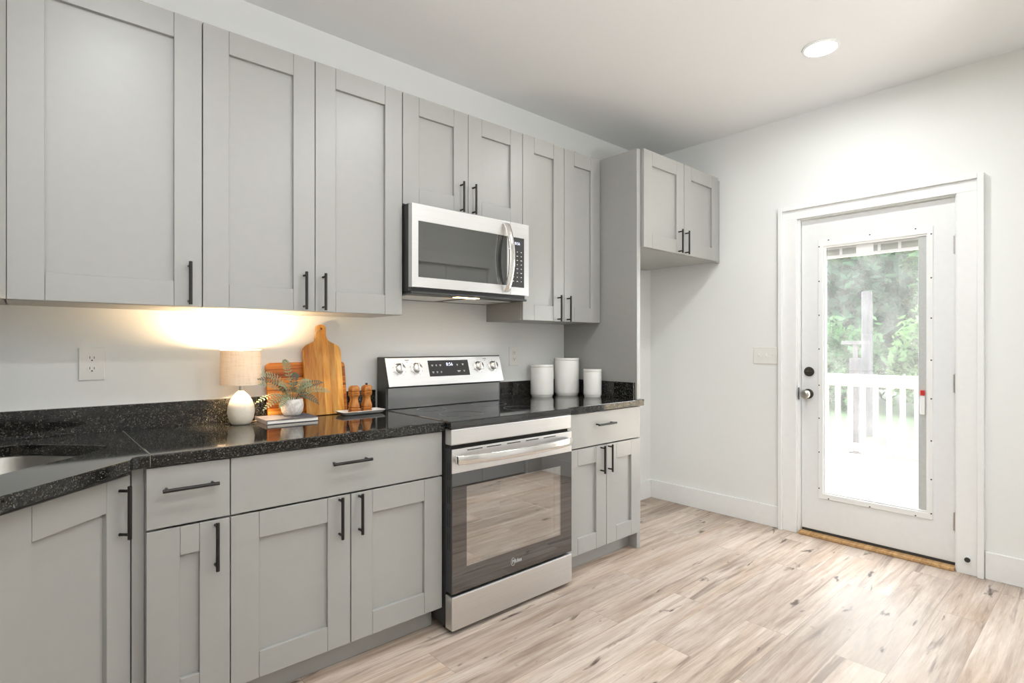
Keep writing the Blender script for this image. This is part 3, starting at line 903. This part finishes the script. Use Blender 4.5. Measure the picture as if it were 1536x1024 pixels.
MB().lathe([(0.0160, 0), (0.0171, 0), (0.0171, 0.0005), (0.0160, 0.0005)], seg=40, close=True).xform(Matrix.Translation((1.708, DY - 0.0002, 0.231)) @ Matrix.Rotation(PI / 2, 4, 'X') @ Matrix.Diagonal((0.75, 1.05, 1, 1))).build('logo_ring', M['mark'], rg, world=True)
# storage drawer
MB().box(RX0 + 0.001, RX1 - 0.001, DY - 0.002, -0.6405, 0.022, 0.168).build('storage_drawer', M['steel'], rg, 0.005, world=True)
# backguard
mb = MB().prism([(-0.026, 0.90), (-0.110, 0.90), (-0.118, 0.92), (-0.118, 1.030), (-0.150, 1.034), (-0.104, 1.180), (-0.098, 1.184), (-0.026, 1.184)], RX0 + 0.001, RX1 - 0.001, 'x')
bg = mb.build('backguard', M['darkgrey'], rg, 0.002, world=True)
MB().box(RX0 + 0.012, RX1 - 0.012, -0.1215, -0.1182, 0.921, 1.027).build('lower_panel', M['gloss_back'], bg, 0.0015, world=True)
pv = Vector((0, -0.150, 1.034)); pd = Vector((0, 0.046, 0.146)).normalized(); pn = Vector((0, -0.146, 0.046)).normalized()
PM = Matrix(((1, 0, 0, 0), (0, pd.y, pn.y, pv.y), (0, pd.z, pn.z, pv.z), (0, 0, 0, 1)))     # local x, up-slope, outward


def onpanel(mb):
    return mb.xform(PM)


cp = onpanel(MB().box(RX0 + 0.001, RX1 - 0.001, 0.0, 0.153, 0.0003, 0.005)).build('control_panel', M['steel'], rg, 0.002, world=True)
onpanel(MB().box(1.607, 1.875, 0.045, 0.134, 0.0048, 0.0062)).build('display', M['panelglass'], cp, 0.0008, world=True)
onpanel(MB().box(RX0, RX1, 0.1535, 0.158, -0.002, 0.006)).build('top_edge', M['darkgrey'], cp, 0.001, world=True)
for x in (1.431, 1.532, 1.945, 2.052):
    kb = onpanel(MB().lathe([(0.0, 0.005), (0.030, 0.005), (0.030, 0.008), (0.0245, 0.010), (0.0225, 0.028), (0.020, 0.030), (0.0, 0.030)], (x, 0.093, 0), 32)).build('knob', M['steelshine'], cp, 0, True, world=True)
    onpanel(MB().box(x - 0.004, x + 0.004, 0.073, 0.113, 0.0298, 0.037)).build('grip', M['steel'], kb, 0.0015, world=True)
    mk_ = MB()
    for q in range(9):
        a = PI * (0.5 + 1.7 * (q - 4) / 8)
        mk_.box(x + 0.037 * math.cos(a) - 0.0015, x + 0.037 * math.cos(a) + 0.0015, 0.093 + 0.037 * math.sin(a) - 0.0015, 0.093 + 0.037 * math.sin(a) + 0.0015, 0.005, 0.0054)
    onpanel(mk_).build('dial_marks', M['markdark'], cp, world=True)
mk_ = MB()
for x in (1.4815, 1.9985):
    for q in (-0.008, 0.0, 0.008):
        mk_.box(x + q - 0.003, x + q + 0.003, 0.136, 0.140, 0.005, 0.0054)
    mk_.box(x - 0.002, x + 0.002, 0.126, 0.130, 0.005, 0.0054)
onpanel(mk_).build('burner_marks', M['markdark'], cp, world=True)
mk_ = MB()
for x, yy, w_ in ((1.632, 0.108, 0.012), (1.658, 0.108, 0.009), (1.684, 0.108, 0.012), (1.632, 0.070, 0.012), (1.658, 0.070, 0.011), (1.684, 0.070, 0.009), (1.797, 0.108, 0.010), (1.835, 0.110, 0.012), (1.802, 0.072, 0.022), (1.838, 0.072, 0.009)):
    mk_.box(x - w_ / 2, x + w_ / 2, yy - 0.0016, yy + 0.0016, 0.0062, 0.0066).box(x - w_ / 3, x + w_ / 3, yy - 0.0065, yy - 0.0040, 0.0062, 0.0066)
onpanel(mk_).build('key_legends', M['mark'], cp, world=True)
ty = text('clock_digits', '8:56', 0.026, M['digits'], rg, (0, 0, 0), (0, 0, 0))
ty.matrix_local = Matrix.Translation((-(RX0 + RX1) / 2, 0.35, 0)) @ PM @ Matrix.Translation((1.745, 0.110, 0.0066))

# ------------------------------------------------------------------ microwave
MX0, MX1, MZ0, MZ1, MF = 1.3365, 2.0805, 1.518, 1.908, -0.405
mw = thing('microwave', 'stainless steel over-the-range microwave with dark glass door', 'microwave', ((MX0 + MX1) / 2, -0.20, 1.49))
MB().box(MX0, MX1, -0.372, -0.004, 1.500, 1.9095).box(MX0 + 0.003, MX1 - 0.003, -0.372, -0.3325, 1.9095, 1.912).build('body', M['darkgrey'], mw, 0.002, world=True)
bp = MB().box(MX0 + 0.004, MX1 - 0.004, -0.395, -0.010, 1.4885, 1.4995).build('underside', M['darkgrey'], mw, 0.003, world=True)
for a in (1.375, 1.735):
    f_ = MB().box(a, a + 0.30, -0.300, -0.075, 1.4865, 1.4884)
    f_.build('grease_filter', M['steel'], bp, 0.0005, world=True)
MB().box(1.62, 1.76, -0.372, -0.330, 1.4868, 1.4884).build('hood_lamp', M['hoodlamp'], bp, world=True)
dx0, dx1 = 1.9445, 1.9465
mb = MB()
GA, GB, GL, GR = 1.566, 1.829, 1.371, 1.9225
mb.ring((MX0, dx0, MZ0, MZ1), (GL, GR, GA, GB), MF, -0.373)
md = mb.build('door', M['steel'], mw, 0.001, world=True)
MB().box(GL - 0.002, GR + 0.002, MF + 0.002, -0.374, GA - 0.002, GB + 0.002).build('window', M['microglass'], md, world=True)
n = 20; mb = MB(); rings = []
for i in range(n + 1):
    t_ = i / n; z = 1.530 + (1.893 - 1.530) * t_
    bow = MF - 0.012 - 0.046 * math.sin(PI * t_) ** 0.75
    xc = 1.909
    rings.append([mb.bm.verts.new(p) for p in ((xc - 0.018, bow - 0.002, z), (xc, bow - 0.007, z), (xc + 0.018, bow - 0.002, z), (xc + 0.018, bow + 0.008, z), (xc - 0.018, bow + 0.008, z))])
for P, Q in zip(rings, rings[1:]):
    for k in range(5):
        mb.bm.faces.new([P[k], P[(k + 1) % 5], Q[(k + 1) % 5], Q[k]])
mb.bm.faces.new(rings[0]); mb.bm.faces.new(rings[-1][::-1])
for z in (1.530, 1.881):
    mb.box(1.896, 1.922, MF - 0.018, MF - 0.0003, z, z + 0.012)
mb.build('handle', M['steelshine'], md, 0.002, 'y', world=True)
mb = MB()
PA, PB = 1.9485, 2.046
mb.ring((dx1, MX1, MZ0, MZ1), (dx1 + 0.0005, PB, 1.560, 1.830), MF, -0.373)
mp_ = mb.build('side_frame', M['steel'], mw, 0.001, world=True)
kp = MB().box(dx1, PB, MF + 0.001, -0.374, 1.560, 1.830).build('keypad', M['panelglass'], mw, 0.0005, world=True)
mk_ = MB()
for r_ in range(8):
    z = 1.752 - r_ * 0.0228
    for c_ in range(3):
        x = 1.967 + c_ * 0.029
        w_ = (0.011, 0.007, 0.009)[(r_ * 2 + c_) % 3]
        mk_.box(x - w_ / 2, x + w_ / 2, MF + 0.0006, MF + 0.002, z - 0.0022, z + 0.0022)
mk_.build('key_legends', M['mark'], kp, world=True)
text('clock_digits', '8:56', 0.022, M['digits'], mw, (1.997 - (MX0 + MX1) / 2, MF + 0.0004 + 0.20, 1.797 - 1.49), (PI / 2, 0, 0))

# ------------------------------------------------------------------ things on the worktop
CT = CT1 + 0.0003
# table lamp
LX, LY = 0.676, -0.130
lp = thing('table_lamp', 'small lit table lamp with linen drum shade and cream egg-shaped base', 'lamp', (LX, LY, CT))
MB().lathe([(0, 0.0), (0.034, 0.0), (0.038, 0.004), (0.048, 0.026), (0.0525, 0.052), (0.0505, 0.076), (0.042, 0.101), (0.029, 0.121), (0.017, 0.134), (0.010, 0.140), (0, 0.141)], seg=48).build('base', M['stone'], lp, 0, 'all')
MB().lathe([(0, 0.1405), (0.008, 0.1405), (0.008, 0.185), (0.012, 0.186), (0.012, 0.234), (0, 0.234)], seg=24).build('stem', M['nickel'], lp, 0, True)
MB().lathe([(0, 0.2345), (0.011, 0.237), (0.013, 0.252), (0.021, 0.270), (0.024, 0.286), (0.019, 0.302), (0.008, 0.3105), (0, 0.3115)], seg=24).build('bulb', M['bulb'], lp, 0, 'all')
MB().lathe([(0.0795, 0.166), (0.0775, 0.311), (0.0760, 0.311), (0.0780, 0.166)], seg=64, close=True).build('shade', M['shade'], lp, 0, True)
mb = MB()
for a in (0.4, 0.4 + 2 * PI / 3, 0.4 + 4 * PI / 3):
    mb.cyl((0.010 * math.cos(a), 0.010 * math.sin(a), 0.197), (0.0783 * math.cos(a), 0.0783 * math.sin(a), 0.172), 0.0013, 6)
mb.build('shade_spider', M['nickel'], lp)
tag(MB().tube([(LX + 0.03, LY + 0.010, CT + 0.003), (LX + 0.07, LY + 0.035, CT + 0.003), (LX + 0.12, LY + 0.062, CT + 0.003), (LX + 0.20, LY + 0.062, CT + 0.003)], 0.0025, 8).build('lamp_cord', M['rope'], None, 0, True),
    'thin lamp cord lying on the worktop beside the lamp base', 'cord')

# cutting boards leaning on the wall (lean = rotation about x)
def leaning(name, label, x, yb, top, thick, pts, mat, hole=None, rad=0.0):
    """pts: outline (x,z) in the board's own plane; back bottom edge at (yb, CT), top edge reaches y=-0.001."""
    o = thing(name, label, 'cutting board', (x, yb, CT), 0, 'wooden cutting boards')
    a = math.atan2(-yb - 0.002, top)
    m = Matrix.Rotation(-a, 4, 'X')
    mb = MB()
    if hole:
        mb.bm.free(); mb = MB().holed(pts, hole, 0, thick)
        mb.xform(Matrix.Rotation(PI / 2, 4, 'X'))
    else:
        mb.prism(pts, -thick, 0, 'y')
    mb.xform(m)
    return o, mb.build('board', mat, o, 0.003, True, seg=3), m


def rpoly(x0, x1, z0, z1, r, n=6):
    pts = []
    for cx, cz, a0 in ((x1 - r, z1 - r, 0), (x0 + r, z1 - r, PI / 2), (x0 + r, z0 + r, PI), (x1 - r, z0 + r, 1.5 * PI)):
        pts += [(cx + r * math.cos(a0 + PI / 2 * k / n), cz + r * math.sin(a0 + PI / 2 * k / n)) for k in range(n + 1)]
    return pts


leaning('cutting_board', 'wide striped wooden cutting board standing behind the paddle board', 0.9975, -0.041, 0.248, 0.016, rpoly(-0.1875, 0.1875, 0.0, 0.252, 0.022), M['acacia'])


def bez(p0, p1, p2, p3, n=8):
    return [tuple(((1 - t) ** 3) * a + 3 * (1 - t) ** 2 * t * b + 3 * (1 - t) * t * t * c_ + t ** 3 * e for a, b, c_, e in zip(p0, p1, p2, p3)) for t in [k / n for k in range(n + 1)]]


half = [(0.0, 0.0)] + [(0.090 - 0.012, 0.0)] + bez((0.083, 0.001), (0.090, 0.004), (0.092, 0.01), (0.092, 0.02), 4) + \
    bez((0.092, 0.300), (0.0915, 0.330), (0.066, 0.338), (0.050, 0.344), 8) + bez((0.047, 0.346), (0.030, 0.352), (0.0235, 0.366), (0.0225, 0.385), 6) + \
    bez((0.0225, 0.410), (0.0225, 0.428), (0.013, 0.433), (0.0, 0.433), 6)
half = [p for i, p in enumerate(half) if i == 0 or (Vector(p) - Vector(half[i - 1])).length > 1e-4]
full = half + [(-x, z) for x, z in half[::-1] if x > 1e-5]
hl = [(0.0055 * math.cos(2 * PI * k / 14), 0.412 + 0.0055 * math.sin(2 * PI * k / 14)) for k in range(14)]
po, pb, pm = leaning('cutting_board', 'tall honey coloured paddle cutting board with a handle hole', 1.064, -0.066, 0.430, 0.017, full, M['paddle'], hl)
mb = MB().tube([(0.0, 0.004, 0.412), (-0.004, -0.020, 0.411), (-0.020, -0.026, 0.404), (-0.031, -0.019, 0.385), (-0.034, -0.010, 0.360), (-0.030, -0.006, 0.345)], 0.0018, 8)
mb.xform(pm).build('hanging_cord', M['rope'], po, 0, True)

# book
bk = thing('book', 'slate grey hardcover book under the potted fern', 'book', (0.857, -0.150, CT), math.radians(-1.5))
bx, by = 0.1085, 0.088
MB().box(-bx + 0.004, bx - 0.002, -by + 0.003, by - 0.003, 0.0027, 0.0153).build('pages', M['paper'], bk)
MB().box(-bx, bx, -by, by, 0.0, 0.0025).box(-bx, bx, -by, by, 0.0155, 0.018).box(-bx, -bx + 0.0025, -by, by, 0.0025, 0.0155).build('cover', M['bookcover'], bk, 0.0006)

# potted fern
PX, PY, PZ = 0.888, -0.130, CT + 0.0183
pt_ = thing('potted_fern', 'small grey-green fern in a veined white pot on the book', 'plant', (PX, PY, PZ))
MB().lathe([(0, 0), (0.030, 0), (0.036, 0.003), (0.045, 0.020), (0.0485, 0.042), (0.047, 0.062), (0.0445, 0.074), (0.0425, 0.0745), (0.041, 0.072), (0.042, 0.060), (0, 0.060)], seg=48).build('pot', M['marble'], pt_, 0, True)
MB().lathe([(0, 0.064), (0.030, 0.0625), (0.0415, 0.0605)], seg=24).build('soil', M['soil'], pt_, 0)
FR = [(-0.150, 0.118, -0.065, 0), (-0.168, 0.098, -0.080, 1), (-0.166, 0.076, -0.085, 0), (-0.034, 0.172, 0.01, 0), (-0.180, 0.000, -0.085, 0), (-0.150, -0.030, -0.090, 0), (-0.072, -0.030, -0.055, 0),
      (0.137, 0.066, 0.00, 1), (0.150, 0.024, -0.05, 0), (0.100, -0.026, -0.05, 1), (0.060, 0.062, -0.07, 0), (-0.02, 0.075, -0.085, 0), (0.03, 0.11, 0.03, 1), (-0.08, 0.07, -0.065, 0), (0.09, 0.075, 0.02, 0)]
for (fx, fz, fy, dk) in FR:
    tip = Vector((fx, fy, 0.074 + fz)); b0 = Vector((fx * 0.10, fy * 0.15, 0.062))
    c1 = Vector((fx * 0.28, fy * 0.35, 0.074 + max(0.045, fz * 0.62 + 0.025))); c2 = Vector((fx * 0.72, fy * 0.8, 0.074 + fz * 0.88 + (0.03 if fz < 0.05 else 0.012)))
    pts = [Vector(p) for p in bez(b0, c1, c2, tip, 14)]
    mb = MB().tube(pts, [0.0017 * (1 - 0.6 * i / 14) for i in range(15)], 5)
    nrm = (Vector((-0.35, -0.7, 0.55)) + Vector((random.uniform(-.3, .3), random.uniform(-.3, .3), random.uniform(-.3, .3)))).normalized()
    for i in range(3, 15):
        d_ = (pts[min(i + 1, 14)] - pts[i - 1]).normalized(); s_ = d_.cross(nrm).normalized()
        u_ = (i - 3) / 11
        ln = 0.0165 * (math.sin(PI * min(1, u_ * 0.85 + 0.18)) ** 0.7) + 0.003
        for sg in (-1, 1):
            p = pts[i]; e = p + s_ * sg * ln + d_ * ln * 0.42 + nrm * random.uniform(-0.002, 0.003)
            m_ = p.lerp(e, 0.5); wv = d_ * 0.0044
            vv = [mb.bm.verts.new(q) for q in (p, m_ - wv, e, m_ + wv)]
            mb.bm.faces.new(vv)
    mb.build('frond', M['ferndark' if dk else 'fern'], pt_)

# tray with mills
TX0, TX1, TY0, TY1 = 1.098, 1.322, -0.194, -0.094
tr = thing('tray', 'narrow white ceramic tray under the two wooden mills', 'tray', ((TX0 + TX1) / 2, (TY0 + TY1) / 2, CT))
mb = MB(); rings = []
cx, cy = (TX1 - TX0) / 2, (TY1 - TY0) / 2
for gx, z in ((-0.022, 0.0), (-0.012, 0.004), (0.0, 0.017), (-0.003, 0.0185), (-0.006, 0.017), (-0.016, 0.007), (-0.024, 0.006)):
    rings.append([mb.bm.verts.new((a, b, z)) for a, b in rpoly(-cx - gx, cx + gx, -cy - gx, cy + gx, max(0.006, 0.016 + gx * 0.4))])
for P, Q in zip(rings, rings[1:]):
    for k in range(len(P)):
        mb.bm.faces.new([P[k], P[(k + 1) % len(P)], Q[(k + 1) % len(P)], Q[k]])
mb.bm.faces.new(rings[0]); mb.bm.faces.new(rings[-1])
mb.build('dish', M['ceramic'], tr, 0, True)
MZ = CT + 0.0063
for (mx, my, lab, h) in ((1.176, -0.143, 'left wooden mill on the tray, smooth topped', 0), (1.243, -0.138, 'right wooden mill on the tray, with a small metal top nut', 1)):
    o = thing('pepper_mill' if h else 'salt_shaker', lab, 'mill', (mx, my, MZ), 0, 'turned wooden salt and pepper set')
    MB().lathe([(0, 0), (0.0265, 0), (0.0275, 0.002), (0.0275, 0.012), (0.0235, 0.0135), (0.0235, 0.0155), (0.0275, 0.017), (0.0275, 0.024), (0.0238, 0.026), (0.0238, 0.028), (0.027, 0.0295), (0.0255, 0.040), (0.0205, 0.054), (0.0185, 0.068), (0.0210, 0.078), (0.0258, 0.084), (0.0268, 0.088), (0.0255, 0.0905), (0, 0.0905)], seg=40).build('body', M['millwood'], o, 0, True)
    MB().lathe([(0, 0.0910), (0.0245, 0.0910), (0.0268, 0.094), (0.0268, 0.0975), (0.0236, 0.0995), (0.0245, 0.1015), (0.0268, 0.106), (0.0265, 0.116), (0.0235, 0.125), (0.016, 0.1305), (0, 0.132)], seg=40).build('head', M['millwood'], o, 0, True)
    if h:
        MB().lathe([(0, 0.1315), (0.0045, 0.1315), (0.0062, 0.134), (0.0062, 0.138), (0.004, 0.1405), (0, 0.141)], seg=20).build('top_nut', M['bronze'], o, 0, True)

# canisters
for (x, y, r_, h, lab) in ((2.482, -0.104, 0.0745, 0.206, 'medium white ceramic canister nearest the range'), (2.688, -0.130, 0.0815, 0.246, 'tallest white ceramic canister in the corner'), (2.713, -0.330, 0.0575, 0.178, 'smallest white ceramic canister nearest the worktop edge')):
    o = thing('canister', lab, 'canister', (x, y, CT), 0, 'white ceramic canisters')
    lz = h - 0.017
    MB().lathe([(0, 0), (r_ * 0.90, 0), (r_ * 0.93, 0.004), (r_ * 0.94, 0.010), (r_ * 0.985, 0.014), (r_, 0.022), (r_, lz - 0.004), (r_ * 0.985, lz - 0.0005), (0, lz - 0.0005)], seg=56).build('jar', M['ceramic'], o, 0, True)
    MB().lathe([(0, lz), (r_ * 0.985, lz), (r_ * 1.012, lz + 0.003), (r_ * 1.012, lz + 0.012), (r_ * 0.99, lz + 0.016), (r_ * 0.6, h - 0.001), (0, h)], seg=56).build('lid', M['ceramic'], o, 0, True)

# ------------------------------------------------------------------ outside the door
struct('deck', MB().box(XR + 0.145, 7.25, -5.2, 3.6, -0.09, -0.03), M['deck'], 'bright pale timber deck outside the back door', 'deck')
struct('lawn', MB().box(XR + 0.2, 60, -40, 40, -0.6, -0.5), M['grass'], 'green lawn beyond the deck railing', 'lawn')
struct('trim_4', MB().box(XR + 0.056, XR + 0.165, DY1 - 0.02, DY0 + 0.02, -0.03, 0.006), M['sill'], 'outer timber sill of the back door', 'door sill')
rl = thing('deck_railing', 'pale timber deck railing with square balusters', 'railing', (7.1, -0.7, -0.03))
MB().box(7.03, 7.17, -5.2, 3.6, 0.868, 0.906).build('cap_rail', M['pine'], rl, 0.003, world=True)
MB().box(7.08, 7.12, -5.2, 3.6, 0.775, 0.866).build('top_rail', M['pine'], rl, 0.003, world=True)
MB().box(7.08, 7.12, -5.2, 3.6, 0.035, 0.120).build('bottom_rail', M['pine'], rl, 0.003, world=True)
base = MB().box(7.038, 7.078, -0.245 - 0.021, -0.245 + 0.021, 0.03, 0.866).build('baluster', M['pine'], rl, 0.002, world=True)
for k in range(-26, 40):
    if k == 0:
        continue
    y = -0.245 - k * 0.126
    if not -5.15 < y < 3.55:
        continue
    c = base.copy(); COL.objects.link(c); c.parent = rl; c.location = (0, -k * 0.126, 0)
for y in (3.55, 1.70, -2.9, -5.1):
    MB().box(7.125, 7.215, y - 0.045, y + 0.045, -0.5, 0.862).build('post', M['pine'], rl, 0.003, world=True)

import numpy as np


def tree(name, label, x, y, h, cr_, zc, squash, nleaf, leaf, mat, seed, group):
    rs = np.random.RandomState(seed)
    o = thing(name, label, 'tree' if name == 'tree' else 'shrub', (x, y, -0.5), 0, group)
    # trunk with a few limbs
    if name == 'tree':
        mb = MB().tube([(0, 0, -0.02), (0.05, 0.02, h * 0.3), (-0.03, 0.05, h * 0.6), (0.02, 0, h * 0.88)], [0.16, 0.13, 0.09, 0.03], 10)
        for k in range(6):
            a = rs.uniform(0, 2 * PI); z0 = h * rs.uniform(0.3, 0.65); L = cr_ * rs.uniform(0.5, 0.8)
            mb.tube([(0, 0, z0), (L * 0.5 * math.cos(a), L * 0.5 * math.sin(a), z0 + L * 0.3), (L * math.cos(a), L * math.sin(a), z0 + L * 0.5)], [0.06, 0.04, 0.015], 6)
        mb.build('trunk', M['bark'], o, 0, True)
    # crown: leaves gathered in clumps over an ellipsoid
    ncl = max(12, nleaf // 70)
    u = rs.normal(size=(ncl, 3)); u /= np.linalg.norm(u, axis=1)[:, None]
    cc = u * rs.uniform(0.45, 1.0, (ncl, 1)) * np.array([cr_, cr_, squash])
    cc[:, 2] += zc
    idx = rs.randint(0, ncl, nleaf)
    p = cc[idx] + rs.normal(size=(nleaf, 3)) * cr_ * 0.21
    rad = np.hypot(p[:, 0], p[:, 1]); k_ = np.minimum(1, cr_ / np.maximum(rad, 1e-6)); p[:, 0] *= k_; p[:, 1] *= k_
    p[:, 2] = np.maximum(p[:, 2], 0.05)
    nrm = rs.normal(size=(nleaf, 3)) + np.array([0, 0, 0.9]); nrm /= np.linalg.norm(nrm, axis=1)[:, None]
    t1 = np.cross(nrm, rs.normal(size=(nleaf, 3))); t1 /= np.linalg.norm(t1, axis=1)[:, None]
    t2 = np.cross(nrm, t1)
    L = leaf * rs.uniform(0.6, 1.3, (nleaf, 1))
    q = np.stack([p - t1 * L, p + t2 * L * 0.42, p + t1 * L, p - t2 * L * 0.42], 1).reshape(-1, 3)
    me = bpy.data.meshes.new('foliage')
    f = np.arange(nleaf * 4).reshape(-1, 4)
    me.from_pydata(q.tolist(), [], f.tolist()); me.materials.append(mat)
    c = bpy.data.objects.new('foliage', me); COL.objects.link(c); c.parent = o
    return o


TG, SG = 'trees beyond the lawn', 'shrubs at the edge of the lawn'
trees = [(19.0, 3.4, 6.0, 1.75, 3.0, 2.9, 'leafB', 'dark green tree seen left in the door glass behind the lawn'), (19.0, -0.4, 5.8, 1.75, 2.9, 2.8, 'leafA', 'mid green tree seen right in the door glass behind the lawn'),
         (19.0, 7.2, 6.2, 1.75, 3.0, 2.9, 'leafA', 'mid green tree hidden behind the left door edge'), (19.0, -4.2, 6.0, 1.75, 3.0, 2.9, 'leafC', 'light green tree to the right beyond the lawn'),
         (23.2, 1.5, 7.2, 1.9, 3.8, 3.4, 'leafC', 'tall pale green tree rising behind the others in the door glass'), (23.2, 6.1, 6.9, 1.9, 3.6, 3.3, 'leafB', 'tall dark tree in the back row left of the pale one'),
         (23.2, -3.1, 6.7, 1.9, 3.5, 3.2, 'leafB', 'tall dark tree in the back row right of the pale one'), (23.2, 10.7, 7.0, 1.9, 3.7, 3.3, 'leafA', 'mid green tree at the far left of the back row')]
for i, (x, y, h, c_, zc, sq, mt, lab) in enumerate(trees):
    tree('tree', lab, x, y, h, c_, zc, sq, 11000, 0.20, M[mt], 11 + i, TG)
shr = [(16.0, 4.0, 'leafB', 'dark shrub at the left end of the lawn edge'), (16.2, 2.25, 'leafA', 'mid green shrub in the middle of the lawn edge'), (16.0, 0.5, 'leafC', 'light green shrub at the right of the lawn edge'),
       (16.2, 5.75, 'leafA', 'mid green shrub beyond the left side of the door'), (16.2, -1.25, 'leafB', 'dark shrub beyond the right side of the door'), (16.1, -3.0, 'leafA', 'mid green shrub far right of the lawn')]
for i, (x, y, mt, lab) in enumerate(shr):
    tree('shrub', lab, x, y, 2.4, 0.80, 1.25, 1.25, 2600, 0.11, M[mt], 40 + i, SG)
tk = thing('bare_tree', 'pale bare tree trunk standing on the lawn', 'tree trunk', (12.0, 0.69, -0.5))
MB().tube([(0, 0, -0.02), (0.01, 0.01, 1.2), (-0.01, 0.0, 2.3), (0.0, 0.01, 2.76)], [0.10, 0.095, 0.09, 0.085], 14).build('bole', M['bark'], tk, 0, True)
bx_ = thing('garden_post', 'short pale garden post with a crossbar on the lawn', 'post', (9.0, 0.02, -0.5))
MB().box(-0.06, 0.06, -0.06, 0.06, 0, 1.55).build('post', M['bark'], bx_, 0.003)
MB().box(-0.04, 0.04, -0.17, 0.17, 1.75, 1.80).box(-0.025, 0.025, -0.025, 0.025, 1.55, 1.75).build('crossbar', M['bark'], bx_, 0.003)
